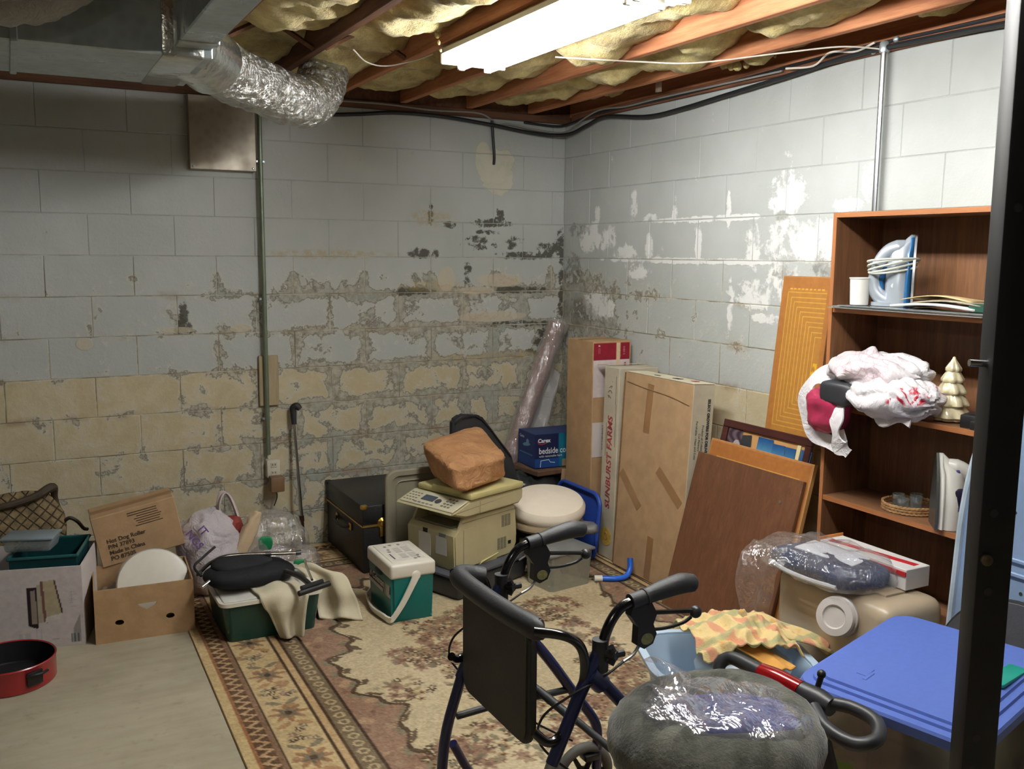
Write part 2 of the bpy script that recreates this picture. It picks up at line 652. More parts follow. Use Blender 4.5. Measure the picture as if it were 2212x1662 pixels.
def mortar_mat():
    m = Mat('mortar')
    p = m.pos()
    x, y, z = m.xyz(p)
    n = m.noise(p, 5, 6, 0.65)
    low = z.smooth(1.72, 1.5)
    grey = m.mix(n.smooth(0.3, 0.7), C(160, 163, 158), C(180, 183, 179))
    dirty = m.mix(n.smooth(0.4, 0.62), C(138, 128, 106), C(198, 192, 172))
    m.set('Base Color', m.mix(low, grey, dirty))
    m.set('Roughness', 0.9)
    m.set('Specular IOR Level', 0.15)
    m.bump(m.noise(p, 60, 4, 0.6), 0.5, 0.01)
    return m.mat
M_mortar = mortar_mat()

JW = 0.0036
def block_mesh(w, name):
    """one block face: w wide, a course high, front at y=0, chamfered edges running back 3 cm"""
    h = CO - JW
    ch = 0.0024
    mb = MB()
    v = [(0, ch, 0), (w, ch, 0), (w, ch, h), (0, ch, h),
         (ch, 0, ch), (w - ch, 0, ch), (w - ch, 0, h - ch), (ch, 0, h - ch),
         (0, .03, 0), (w, .03, 0), (w, .03, h), (0, .03, h)]
    f = [(4, 5, 6, 7), (0, 1, 5, 4), (1, 2, 6, 5), (2, 3, 7, 6), (3, 0, 4, 7), (8, 9, 1, 0), (9, 10, 2, 1), (10, 11, 3, 2), (11, 8, 0, 3)]
    mb.add(v, f)
    me = mb.mesh(name, 20)
    return me

def block_wall(wname, axis, length, phases, mat):
    """axis 'x': the back wall along y=0; axis 'y': the right wall along x=0"""
    mb = MB()
    if axis == 'x':
        mb.box((-length / 2 + 0.1, 0.0823, 1.219), (length + 0.2, 0.16, 2.438))
    else:
        mb.box((0.0823, -length / 2 + 0.0, 1.219), (0.16, length, 2.438))
    w = struct(mb.build(wname, M_mortar))
    cache = {}
    for k in range(12):
        s1 = 0.0
        joints = [phases[k % 2] - 0.4064 * i for i in range(40)]
        joints = [j for j in joints if j > -length] + [-length]
        for j in joints:
            a, b = j + JW / 2, s1 - (JW / 2 if s1 < 0 else 0.0)
            s1 = j
            wd = round(b - a, 4)
            if wd < 0.02:
                continue
            if wd not in cache:
                cache[wd] = block_mesh(wd, 'block')
                cache[wd].materials.append(mat)
            o = bpy.data.objects.new('block', cache[wd])
            COL.objects.link(o)
            o.parent = w
            dpt = random.uniform(-0.0012, 0.0012)
            if axis == 'x':
                o.location = (a, dpt, k * CO + JW / 2)
            else:
                o.location = (dpt, b, k * CO + JW / 2)
                o.rotation_euler = (0, 0, -PI / 2)
    return w

block_wall('wall_back', 'x', 3.9, (-0.289, -0.086), M_back)
block_wall('wall_right', 'y', 4.3, (-0.093, -0.296), M_right)
M_far = pmat('far_wall_paint', C(150, 148, 136), 0.85, var=0.06)
mb = MB(); mb.box((-5.05, 0.084, 1.219), (2.3, 0.16, 2.438)); struct(mb.build('wall_back_left', M_far))
mb = MB(); mb.box((0.084, -6.0, 1.219), (0.16, 3.4, 2.438)); struct(mb.build('wall_right_near', M_far))
mb = MB(); mb.box((-6.28, -3.8, 1.219), (0.16, 7.9, 2.438)); struct(mb.build('wall_left', M_far))
mb = MB(); mb.box((-3.1, -7.78, 1.219), (6.5, 0.16, 2.438)); struct(mb.build('wall_front', M_far))

# ---------------------------------------------------------------- floor
def floor_mat():
    m = Mat('concrete_floor')
    p = m.pos()
    n1 = m.noise(p, 1.4, 5, 0.6)
    n2 = m.noise(p, 14, 6, 0.65)
    n3 = m.noise(m.scale(p, (1, 5, 1)), 4, 5, 0.6)
    c = m.mix((n1 * 0.75 + n3 * 0.25).smooth(0.35, 0.65), C(150, 141, 119), C(174, 165, 143))
    c = m.mix(n2.smooth(0.55, 0.75) * 0.5, c, C(132, 122, 100))
    m.set('Base Color', c)
    m.set('Roughness', 0.8)
    m.set('Specular IOR Level', 0.25)
    m.bump(n2, 0.2, 0.004)
    return m.mat
mb = MB(); mb.box((-3.0, -3.85, -0.05), (6.4, 8.0, 0.1)); struct(mb.build('floor', floor_mat()))

# ---------------------------------------------------------------- ceiling: subfloor, joists, sagging insulation
M_sub = wood('subfloor_board', C(70, 46, 32), C(110, 76, 52), 1, 0.8)
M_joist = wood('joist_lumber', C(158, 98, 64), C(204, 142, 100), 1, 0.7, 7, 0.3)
M_joist_dark = wood('dark_joist_lumber', C(84, 56, 40), C(124, 86, 62), 1, 0.8, 7, 0.2)  # darker brown for the left joists, back rim and bridging
def insul_mat():
    m = Mat('yellow_insulation')
    v = m.obj()
    n1 = m.noise(v, 7, 6, 0.65)
    n2 = m.noise(v, 45, 5, 0.7)
    c = m.mix(n1.smooth(0.3, 0.7), C(158, 134, 78), C(222, 204, 138))
    c = m.mix(n2.smooth(0.55, 0.8) * 0.4, c, C(112, 90, 54))
    m.set('Base Color', c)
    m.set('Roughness', 1.0)
    m.set('Specular IOR Level', 0.05)
    m.set('Sheen Weight', 0.25)
    m.bump(n2 * 0.7 + n1, 0.9, 0.02)
    return m.mat
M_ins = insul_mat()
mb = MB(); mb.box((-3.05, -3.85, 2.715), (6.6, 8.0, 0.03)); ceil = struct(mb.build('ceiling', M_sub))
JX = [-0.263 - 0.4064 * k for k in range(15)]
for k, jx in enumerate(JX):
    mb = MB()
    mb.box((jx, -3.83, 2.59), (0.038, 7.6, 0.22), 0.003, 1)
    mb.build('joist', M_joist if k < 4 else M_joist_dark, ceil)
mb = MB(); mb.box((-3.05, 0.03, 2.59), (6.3, 0.04, 0.22)); mb.build('rim_joist', M_joist_dark, ceil)
mb = MB(); mb.box((0.05, -3.85, 2.59), (0.04, 7.7, 0.22)); mb.build('rim_joist', M_joist, ceil)
M_sill = wood('sill_plate_lumber', C(78, 52, 36), C(120, 82, 56), 0, 0.8)
mb = MB(); mb.box((-3.05, 0.045, 2.459), (6.3, 0.13, 0.041), 0.003, 1); struct(mb.build('trim_1', M_sill))
M_sill2 = wood('sill_plate_lumber_right', C(92, 58, 38), C(140, 92, 62), 1, 0.8)
mb = MB(); mb.box((0.045, -3.85, 2.459), (0.13, 7.5, 0.041), 0.003, 1); struct(mb.build('trim_2', M_sill2))

def batt(x0, x1, y0, y1, sag, seed, zt=2.66, thick=0.10):
    off = Vector((seed * 5.1, seed * 2.3, seed))
    ny = max(12, int((y1 - y0) / 0.028))
    def fn(u, v):
        x = x0 + (x1 - x0) * u
        w = Vector((x * 2.6, (y0 + (y1 - y0) * v) * 3.4, 0)) + off
        nn = mnoise.noise(w) + 0.5 * mnoise.noise(w * 2.7) + 0.22 * mnoise.noise(w * 7)
        side = 4 * u * (1 - u)
        end = min(1.0, min(v, 1 - v) * 7)
        rag = 0.05 * mnoise.noise(Vector((x * 9, seed, 0)) + off)
        y = y0 + (y1 - y0) * v + rag * (1 - end)
        z = zt - thick - sag * (0.35 + 0.65 * side) * (0.75 + 0.5 * nn) - 0.035 * nn
        z = z * end + (zt - thick * 0.2) * (1 - end)
        return (x, y, min(z, 2.69))
    mb = MB()
    mb.grid(fn, 15, ny)
    n = 15 * ny
    top = [(v.x, v.y, 2.695) for v in mb.v]
    mb.v += [Vector(t) for t in top]
    for j in range(ny - 1):
        for i in range(14):
            a = j * 15 + i
            mb.f.append((n + a + 15, n + a + 16, n + a + 1, n + a))
        a = j * 15
        mb.f.append((a, a + 15, n + a + 15, n + a))
        a = j * 15 + 14
        mb.f.append((a, n + a, n + a + 15, a + 15))
    for i in range(14):
        mb.f.append((i, n + i, n + i + 1, i + 1))
        a = (ny - 1) * 15 + i
        mb.f.append((a, a + 1, n + a + 1, n + a))
    return mb.build('insulation_batt', M_ins, ceil, angle=80, clean=False)

rs = random.Random(5)
for k in range(6):
    x1, x0 = JX[k] - 0.019, JX[k + 1] + 0.019
    if k < 4:
        cuts = [-0.05, -0.95, -2.05, -3.4] if k % 2 == 0 else [-0.12, -1.35, -2.5, -3.6]
        sags = [0.075, 0.09, 0.07]
    elif k == 4:
        cuts = [-0.3, -1.15, -2.6, -3.6]
        sags = [0.05, 0.08, 0.06]
    else:
        cuts = [-0.5, -1.4, -2.5]
        sags = [0.04, 0.05]
    for i in range(len(cuts) - 1):
        batt(x0 + 0.004, x1 - 0.004, cuts[i + 1] + 0.02, cuts[i] - rs.uniform(0, 0.05), sags[i] + rs.uniform(-.02, .02), k * 3 + i + 1)
# scraps of insulation in the narrow bay by the right wall
for i, (y0, y1, sg) in enumerate(((-2.32, -1.72, 0.10), (-3.0, -2.62, 0.12), (-3.6, -3.05, 0.12), (-0.75, -0.35, .10))):
    batt(-0.235, 0.022, y0, y1, sg, 40 + i, 2.67, 0.07)
# torn tufts hanging down
def tuft(pts, rad, seed, name='insulation_tuft'):
    mb = MB()
    P = catmull(pts, 5)
    n = len(P)
    for i, q in enumerate(P):
        t = i / (n - 1)
        r = rad * (1 - t) + rad * 0.25 * t
        if i % 2 == 0:
            mb.blob(q, (r * 1.0, r * 0.8, r * 1.25), 12, 8, 1.0, r * 0.45, 30, seed + i, ridge=False)
    return tag(mb.build(name, M_ins, ceil, angle=80), kind='stuff')
tuft([(-1.76, -.86, 2.66), (-1.78, -.85, 2.60), (-1.80, -.86, 2.53)], 0.032, 3)
tuft([(-1.80, -.86, 2.53), (-1.805, -.88, 2.45), (-1.825, -.93, 2.37)], 0.013, 9)
tuft([(-.12, -1.62, 2.53), (-.11, -1.72, 2.50), (-.08, -1.9, 2.51)], 0.03, 21)
tuft([(-1.55, -1.72, 2.56), (-1.55, -1.62, 2.51), (-1.53, -1.6, 2.44)], 0.022, 31)
tuft([(-2.0, -1.35, 2.64), (-2.02, -1.3, 2.58), (-2.05, -1.25, 2.55)], 0.05, 41)
# cross bridging between the darker joists, and short orange boards
for (x0, x1, y) in ((JX[4] - .02, JX[5] + .02, -1.15), (JX[3] - .02, JX[4] + .02, -1.15)):
    mb = MB(); mb.tube([(x0, y, 2.49), (x1, y, 2.69)], 0.012, 4); mb.build('bridging_strap', M_joist_dark, ceil)
    mb = MB(); mb.tube([(x1, y - .03, 2.49), (x0, y - .03, 2.69)], 0.012, 4); mb.build('bridging_strap', M_joist_dark, ceil)
M_orange = wood('orange_board', C(196, 92, 44), C(222, 126, 72), 0, 0.7)
mb = MB(); mb.box(((JX[4] + JX[5]) / 2, -1.28, 2.63), (0.36, 0.02, 0.11)); mb.build('blocking_board', M_orange, ceil)
mb = MB(); mb.box(((JX[3] + JX[4]) / 2, -1.05, 2.58), (0.36, 0.02, 0.05)); mb.build('blocking_board', M_orange, ceil)
for y in (-1.1,):
    mb = MB(); mb.box((-0.11, y, 2.50), (0.016, 0.03, 0.06)); mb.build('wire_strap', pmat('pale_strap', C(190, 168, 150), 0.7), ceil)

M_blk = pmat('black_plastic', C(24, 24, 26), 0.42, var=0.1, spec=0.5)
# ---------------------------------------------------------------- fluorescent strip light
M_enamel = pmat('white_enamel', C(232, 226, 206), 0.4, var=0.04)
em = Mat('lit_tube')
em.set('Emission Color', (0.97, 0.985, 1.0, 1)); em.set('Emission Strength', TUBE_STRENGTH); em.set('Base Color', C(250, 250, 245))
em_old = Mat('lit_old_tube')
em_old.set('Emission Color', (1.0, 0.95, 0.84, 1)); em_old.set('Emission Strength', OLD_TUBE_STRENGTH); em_old.set('Base Color', C(250, 250, 240))
def strip_light(x, y, label, tube_mat):
    lt = thing('fluorescent_light', label, 'ceiling light', (x, y, 2.476))
    mb = MB()
    mb.prism([(-.145, -.012), (-.145, -.03), (-.06, -.045), (.06, -.045), (.145, -.03), (.145, -.012), (.05, 0), (-.05, 0)], -0.61, 0.61, RX(PI / 2))
    mb.build('housing', M_enamel, lt)
    for yy in (0.603, -0.603):
        mb = MB(); mb.box((0, yy, -.036), (.292, .014, .066), .004, 1); mb.build('end_plate', M_enamel, lt)
    for xx in (-.06, .06):
        mb = MB(); mb.tube([(xx, -.585, -.070), (xx, .585, -.070)], 0.019, 14)
        mb.build('tube', tube_mat, lt)
        for yy in (.59, -.59):
            mb = MB(); mb.box((xx, yy, -.064), (.03, .02, .05), .004, 1); mb.build('lamp_holder', M_enamel, lt)
    mb = MB(); mb.tube([(-.06, .612, -.02), (-.03, .618, -.012), (-.01, .618, -.024)], .003, 6, smooth=4); mb.build('hook', M_blk, lt)
strip_light(-1.345, -2.115, 'lit two-tube fluorescent strip light under the ceiling joists, the far one', em.mat)
strip_light(-1.345, -3.345, 'lit two-tube fluorescent strip light nearer to the camera, end to end with the far one', em.mat)
strip_light(-3.9, -4.9, 'dimmer two-tube fluorescent strip light over the bare concrete on the left', em_old.mat)

# ---------------------------------------------------------------- sheet metal ducts and foil flex duct
def galv(name, c, rough):
    m = Mat(name)
    v = m.obj()
    m.set('Base Color', m.mix(m.vor(v, 28).smooth(0.1, 0.7), tuple(k * .86 for k in c[:3]) + (1,), c))
    m.set('Metallic', 0.6)
    m.set('Roughness', m.noise(v, 6, 4, 0.6).smooth(0.3, 0.7, rough - .1, rough + .1))
    return m.mat
M_galv = galv('galvanised_sheet', C(176, 186, 186), 0.36)
M_foil = pmat('foil_tape', C(206, 206, 198), 0.22, 0.95, var=0.1, vscale=20, bump=0.9, bscale=22)
d = thing('sheet_metal_duct', 'galvanised rectangular trunk duct along the back wall at upper left', 'duct', (-3.4, -1.68, 2.365))
mb = MB(); mb.box((0, 0, 0), (1.86, .56, .225), .004, 1); mb.build('duct_body', M_galv, d)
mb = MB(); mb.box((.37, -.003, 0), (.022, .575, .24), .003, 1); mb.build('seam_strip', M_galv, d)
mb = MB(); mb.box((.84, -.001, 0), (.13, .572, .236), .012, 2); mb.build('foil_wrap', M_foil, d)
d2 = thing('branch_duct', 'narrow sheet metal branch duct running toward the camera under the joists', 'duct', (-2.53, -2.35, 2.375))
mb = MB(); mb.box((0, -.45, 0), (.115, 1.7, .19), .004, 1); mb.build('duct_body', M_galv, d2)
mb = MB(); mb.box((.0, .30, 0), (.125, .04, .2), .004, 1); mb.build('seam_strip', M_galv, d2)

def flexmat(name, c, metal, rough):
    m = Mat(name)
    v = m.obj()
    n1 = m.noise(m.scale(v, (1, 1, 1)), 26, 5, 0.62, 1.2)
    n2 = m.noise(v, 7, 4, 0.6)
    m.set('Base Color', c)
    m.set('Metallic', metal)
    m.set('Roughness', rough)
    m.bump(n1 + n2 * 0.6, 0.9, 0.03)
    return m.mat
M_flex = flexmat('foil_duct_jacket', C(198, 198, 190), 0.9, 0.24)
def flex(name, label, pts, r, mat, amp=0.012, seed=0, smooth=14):
    P = catmull(pts, smooth)
    mb = MB()
    mb.tube(P, r, 36)
    n = len(mb.v)
    q = []
    for i, v in enumerate(mb.v):
        ring = min(len(P) - 1, i // 36)
        c = P[ring]
        nrm = (v - c).normalized() if (v - c).length > 1e-6 else Vector((0, 0, 1))
        w = Vector((v.x * 7, v.y * 7, v.z * 7)) + Vector((seed, 0, 0))
        h = mnoise.noise(w) * amp + (1 - 2 * abs(mnoise.noise(w * 3.1))) * amp * 0.5 + 0.0025 * math.sin(ring * 1.3)
        q.append(v + nrm * h)
    mb.v = q
    loc = P[0]
    return mb, loc
mb, loc = flex('flex', '', [(-2.53, -1.66, 2.365), (-2.36, -1.42, 2.335), (-2.20, -1.25, 2.315), (-2.0, -1.07, 2.29), (-1.85, -.92, 2.32), (-1.775, -.82, 2.42), (-1.74, -.76, 2.54), (-1.72, -.73, 2.66)], 0.105, M_flex)
o = thing('flex_duct', 'silver foil wrapped flexible duct curving from the trunk duct up between joists', 'duct', tuple(loc))
mb.build('foil_jacket', M_flex, o, world=True, angle=60)
mb = MB(); mb.tube([(-2.52, -1.65, 2.365), (-2.43, -1.52, 2.353), (-2.38, -1.44, 2.34)], .119, 28, smooth=4)
mb.build('foil_tape_collar', M_foil, o, world=True, angle=60)
M_flexw = flexmat('pale_duct_jacket', C(160, 158, 148), 0.25, 0.5)
mb, loc = flex('flex', '', [(-3.7, -2.10, 2.36), (-3.35, -2.10, 2.362), (-3.08, -2.10, 2.375), (-2.96, -2.10, 2.41), (-2.86, -2.10, 2.49), (-2.78, -2.10, 2.60), (-2.74, -2.10, 2.68)], 0.115, M_flexw, 0.01, 5)
o = thing('insulated_duct', 'pale wrapped flexible duct at the top left corner in front of the trunk duct', 'duct', tuple(loc))
mb.build('jacket', M_flexw, o, world=True, angle=60)

# ---------------------------------------------------------------- wall fittings: metal panel, conduits, boxes, cables
pn = thing('wall_panel', 'blank sheet metal panel mounted high on the back wall behind the foil duct', 'panel', (-2.07, 0, 2.25))
mb = MB(); mb.box((0, -.022, 0), (.335, .044, .37), .003, 1); mb.build('panel_face', galv('dull_panel_sheet', C(168, 158, 142), .5), pn)
for sx in (-.15, .15):
    mb = MB(); mb.lathe([(.006, 0), (.006, .003), (.003, .005), (0, .005)], 10, TR(sx, -.044, -.17) @ RX(PI / 2)); mb.build('screw', M_galv, pn)

M_conduit = pmat('green_grey_conduit', C(122, 132, 112), 0.4, 0.5, var=0.1)
co = thing('electrical_conduit', 'thin grey-green conduit running down the back wall to the outlet box', 'conduit', (-1.88, -.035, 0.5))
mb = MB(); mb.tube([(.0, 0, 1.97), (.0, 0, 1.0), (.0, 0, .05)], 0.0125, 12); mb.build('conduit_pipe', M_conduit, co)
for zz in (1.62, .9, .25):
    mb = MB(); mb.box((0, .012, zz), (.05, .02, .014), .002, 1); mb.build('strap', M_galv, co)
M_plate = pmat('outlet_white', C(206, 200, 182), 0.5, var=0.05)
ob = thing('outlet_box', 'surface mounted white outlet box on the back wall under the conduit', 'outlet', (-1.857, 0, .47))
mb = MB(); mb.box((0, -.026, 0), (.072, .052, .10), .006, 2); mb.build('box_body', M_plate, ob)
for dz in (.022, -.022):
    mb = MB(); mb.box((0, -.053, dz), (.034, .004, .028), .002, 1); r_ = mb.build('receptacle', pmat('receptacle_ivory', C(190, 182, 160), .5), ob)
    for dx in (-.007, .007):
        mb = MB(); mb.box((dx, -.0552, dz + .003), (.003, .0015, .009)); mb.build('slot', M_blk, r_)
ad = thing('power_adapter', 'brown plug-in power adapter hanging from the wall outlet', 'adapter', (-1.852, -.086, .395))
mb = MB(); mb.box((0, 0, 0), (.075, .06, .085), .007, 2); mb.build('adapter_body', pmat('brown_plastic', C(120, 92, 64), .5), ad)
mb = MB(); mb.tube([(0, .01, -.04), (.004, .015, -.08), (-.01, .03, -.13)], .003, 6, smooth=4); mb.build('cord', M_blk, ad)
wb = tag(MB().box((0, 0, 0), (.105, .02, .275), .003, 1).build('wood_block', wood('pale_board', C(150, 134, 104), C(180, 164, 132), 2, .7)), 'small pale wooden board fixed to back wall behind the conduit', 'board')
wb.location = (-1.862, -.011, .955)

cr = thing('metal_conduit', 'shiny vertical conduit pipe on the right wall above the bookcase', 'conduit', (-.024, -2.45, 0))
mb = MB(); mb.tube([(-.005, 0, 1.2), (-.005, 0, 2.47)], .0135, 14); mb.build('conduit_pipe', pmat('bright_conduit', C(205, 208, 210), .25, .95, var=.05), cr)
mb = MB(); mb.lathe([(.019, 0), (.021, .01), (.019, .035), (.016, .04)], 14, TR(-.005, 0, 2.435)); mb.build('connector', M_galv, cr)
for (yy, zz) in ((.10, 2.455), (.06, 2.45), (-.05, 2.475)):
    mb = MB(); mb.blob((.0, yy, zz), (.012, .014, .012), 12, 8, 1.0); mb.build('clamp', M_galv, cr)

M_cable_b = pmat('black_cable', C(30, 32, 34), .5, var=.1)
M_cable_w = pmat('white_cable', C(214, 206, 192), .5, var=.06)
M_cable_g = pmat('grey_cable', C(140, 138, 132), .5, var=.06)
def cable(name, label, pts, r, mat, smooth=8):
    mb = MB(); mb.tube(pts, r, 8, smooth=smooth)
    o = mb.build(name, mat, loc=pts[0])
    return tag(o, label, 'cable')
cable('black_cable', 'thick black cable sagging along top of back wall and around the corner', [(-1.72, -.03, 2.42), (-1.55, -.03, 2.388), (-1.35, -.03, 2.40), (-1.12, -.03, 2.425), (-.85, -.03, 2.425), (-.55, -.03, 2.402), (-.32, -.03, 2.376), (-.14, -.05, 2.362), (-.05, -.14, 2.366), (-.03, -.3, 2.40), (-.03, -.5, 2.425), (-.03, -.9, 2.378), (-.03, -1.2, 2.382), (-.03, -1.47, 2.398), (-.03, -1.9, 2.424), (-.03, -2.3, 2.45), (-.03, -2.7, 2.447), (-.03, -3.3, 2.43), (-.03, -3.9, 2.44)], .011, M_cable_b)
cable('black_cable', 'second thinner black cable running along the sill of the right wall', [(-.30, -.02, 2.43), (-.1, -.03, 2.42), (-.03, -.08, 2.43), (-.022, -.4, 2.455), (-.022, -1.0, 2.452), (-.022, -1.6, 2.458), (-.022, -2.2, 2.475), (-.022, -2.8, 2.47), (-.022, -3.6, 2.468)], .007, M_cable_b)
cable('grey_cable', 'slim grey cable looping along top of the back wall', [(-1.62, -.02, 2.462), (-1.2, -.02, 2.468), (-.9, -.02, 2.456), (-.62, -.02, 2.462), (-.52, -.02, 2.432), (-.48, -.024, 2.405), (-.40, -.026, 2.41), (-.2, -.045, 2.385), (-.06, -.10, 2.38), (-.045, -.25, 2.43), (-.04, -.45, 2.468), (-.035, -.7, 2.455), (-.035, -1.0, 2.458), (-.035, -1.5, 2.455), (-.035, -1.9, 2.452)], .005, M_cable_g)
cable('wall_cable', 'short black cable dropping into the patched hole in back wall', [(-.515, -.018, 2.425), (-.508, -.02, 2.33), (-.497, -.016, 2.22), (-.493, -.002, 2.175)], .0085, M_cable_b)
cable('white_wire', 'thin white wire strung under the joists from the light to right conduit', [(-1.02, -1.62, 2.462), (-.86, -1.72, 2.45), (-.66, -1.72, 2.461), (-.5, -1.88, 2.445), (-.3, -2.16, 2.455), (-.16, -2.34, 2.462), (-.06, -2.43, 2.45), (-.03, -2.45, 2.44)], .0032, M_cable_w)
cable('white_wire', 'short thin white wire sagging below the insulation left of the light', [(-1.78, -1.28, 2.475), (-1.70, -1.22, 2.442), (-1.60, -1.2, 2.44), (-1.50, -1.30, 2.46), (-1.46, -1.36, 2.475)], .003, M_cable_w)
cable('white_wire', 'pale loose cable ends tangled at the sill beside the right conduit', [(-.06, -1.95, 2.452), (-.05, -2.1, 2.44), (-.06, -2.2, 2.475), (-.045, -2.32, 2.46), (-.04, -2.41, 2.478)], .0045, M_cable_w)

# ---------------------------------------------------------------- the rug
def rug():
    W_, L_ = 2.45, 3.4
    t = thing('area_rug', 'worn floral rug in cream and terracotta with banded border on the floor', 'rug', (-2.458, -0.03, 0.0), -math.radians(0.9))
    rng = np.random.RandomState(4)
    res = 0.0062
    cream, tan = np.array([188, 168, 128.]), np.array([168, 146, 110.])
    rust, rustd = np.array([142, 108, 84.]), np.array([110, 80, 62.])
    brown, grey = np.array([72, 54, 38.]), np.array([124, 112, 86.])
    green = np.array([106, 100, 76.])
    nx, ny = int(W_ / res) + 1, int(L_ / res) + 1
    xs, ys = np.linspace(0, W_, nx), np.linspace(0, L_, ny)
    U, V = np.meshgrid(xs, ys)
    img = np.zeros((ny, nx, 3)) + cream
    # smooth random fields from summed waves
    def field(f, n=14, seed=0):
        r = np.random.RandomState(seed)
        o = np.zeros_like(U)
        for _ in range(n):
            a, ph, k = r.rand() * 6.28, r.rand() * 6.28, f * (0.6 + r.rand())
            o += np.sin(k * (U * np.cos(a) + V * np.sin(a)) + ph)
        return o / math.sqrt(n)
    D = np.minimum(np.minimum(U, W_ - U), V)
    alongv = np.where(np.minimum(U, W_ - U) <= V, V, U)
    def put(mask, c, a=1.0):
        img[mask] = img[mask] * (1 - a) + c * a
    # field: terracotta ground with a scalloped cream centre and wreaths of flowers
    put(D > 0, rust)
    mott = field(55, 18, 3)
    put(mott > 0.9, np.array([168, 134, 100.]), .8)
    put(mott < -1.2, rustd, .5)
    uc, vc = W_ / 2, 1.82
    th = np.arctan2((V - vc) / 1.35, (U - uc) / 1.0)
    rr = np.sqrt((np.abs(U - uc) / 0.71) ** 2.6 + (np.abs(V - vc) / 1.22) ** 2.6) ** .9
    edge = 1.0 + 0.085 * np.sin(th * 8 + .6) + 0.04 * np.sin(th * 19) + 0.03 * np.sin(th * 41)
    cr = rr < edge
    put(cr, cream)
    put(np.abs(rr - edge) < 0.018, brown, .9)
    put((np.abs(rr - edge - 0.035) < 0.02) & (np.sin(th * 60) > 0.1), grey)
    put((np.abs(rr - edge + 0.045) < 0.022) & (np.sin(th * 52) > 0.35), brown, .8)
    def stamp(u, v, r, n, ph, c, cc=None, alpha=.9):
        i0, i1 = max(0, int((u - r) / res)), min(nx, int((u + r) / res) + 2)
        j0, j1 = max(0, int((v - r) / res)), min(ny, int((v + r) / res) + 2)
        if i0 >= i1 or j0 >= j1:
            return
        du, dv = U[j0:j1, i0:i1] - u, V[j0:j1, i0:i1] - v
        d, a = np.hypot(du, dv), np.arctan2(dv, du) + ph
        if n == 1:      # leaf
            x, y = du * math.cos(ph) + dv * math.sin(ph), -du * math.sin(ph) + dv * math.cos(ph)
            m = (x / r) ** 2 + (y / (r * .42)) ** 2 < 1
        else:
            m = d < r * (.72 + .28 * np.cos(n * a))
        s = img[j0:j1, i0:i1]
        s[m] = s[m] * (1 - alpha) + c * alpha
        if cc is not None:
            m = d < r * .33
            s[m] = cc
    def bouquet(u, v, su, sv, n, big=1.0):
        for _ in range(n):
            a, q = rng.rand() * 6.28, math.sqrt(rng.rand())
            x, y = u + su * q * math.cos(a), v + sv * q * math.sin(a)
            k = rng.rand()
            if k < .30:
                stamp(x, y, (.020 + .008 * rng.rand()) * big, 1, rng.rand() * 6.28, [grey, green, np.array([150, 128, 92.])][rng.randint(3)])
            elif k < .62:
                stamp(x, y, (.017 + .006 * rng.rand()) * big, 5, rng.rand() * 6.28, brown, cream if rng.rand() < .6 else rust)
            elif k < .82:
                stamp(x, y, (.032 + .012 * rng.rand()) * big, 6, rng.rand() * 6.28, rust, rustd)
            else:
                stamp(x, y, (.02) * big, 5, rng.rand() * 6.28, np.array([150, 112, 76.]), brown)
    for k in range(26):                                   # wreath round the centre
        a = 6.28 * k / 26
        bouquet(uc + .34 * math.cos(a), vc + .52 * math.sin(a), .08, .10, 20)
    for (wx, wy, n, sz) in ((-1.72, -1.67, 26, .09), (-1.82, -1.95, 26, .10), (-1.48, -1.40, 60, .15), (-1.62, -1.72, 50, .13), (-.9, -1.42, 40, .12), (-1.0, -2.1, 40, .14),
                            (-1.66, -2.46, 70, .16), (-1.3, -2.5, 60, .18), (-1.85, -2.45, 40, .1), (-1.15, -1.55, 30, .1)):
        bouquet(wx + 2.48, -wy - .03, sz, sz, n)
    for _ in range(150):                                  # sprigs over the terracotta ground
        stamp(rng.rand() * W_, rng.rand() * L_, .014 + .012 * rng.rand(), 5, rng.rand() * 6, [rustd, tan, grey][rng.randint(3)], None, .45)
    # border bands, from the outside in
    B = D < .415
    put(B, cream)
    put(D < .034, np.array([194, 164, 110.]))
    put((D >= .034) & (D < .045), np.array([150, 98, 58.]))
    b1 = (D >= .045) & (D < .118)
    put(b1, np.array([92, 66, 44.]))
    put(b1 & (np.abs(D - .075 - .017 * np.sin(alongv * 118)) < .010), np.array([178, 142, 100.]))
    put(b1 & (D > .10), np.array([128, 96, 70.]))
    put((D >= .118) & (D < .130), np.array([64, 46, 32.]))
    fl = (D >= .130) & (D < .285)
    put(fl, np.array([190, 162, 112.]))
    put(fl & (field(40, 16, 12) > 1.0), np.array([150, 112, 72.]), .8)
    put((D >= .285) & (D < .297), np.array([74, 52, 34.]))
    put((D >= .297) & (D < .322), np.array([182, 148, 100.]))
    put((D >= .322) & (D < .334), np.array([74, 52, 34.]))
    b2 = (D >= .334) & (D < .400)
    put(b2, np.array([112, 94, 68.]))
    put(b2 & (np.abs(np.hypot((alongv % .055) - .0275, D - .367) - .016) < .0045), np.array([170, 146, 106.]))
    put((D >= .400) & (D < .412), np.array([64, 46, 32.]))
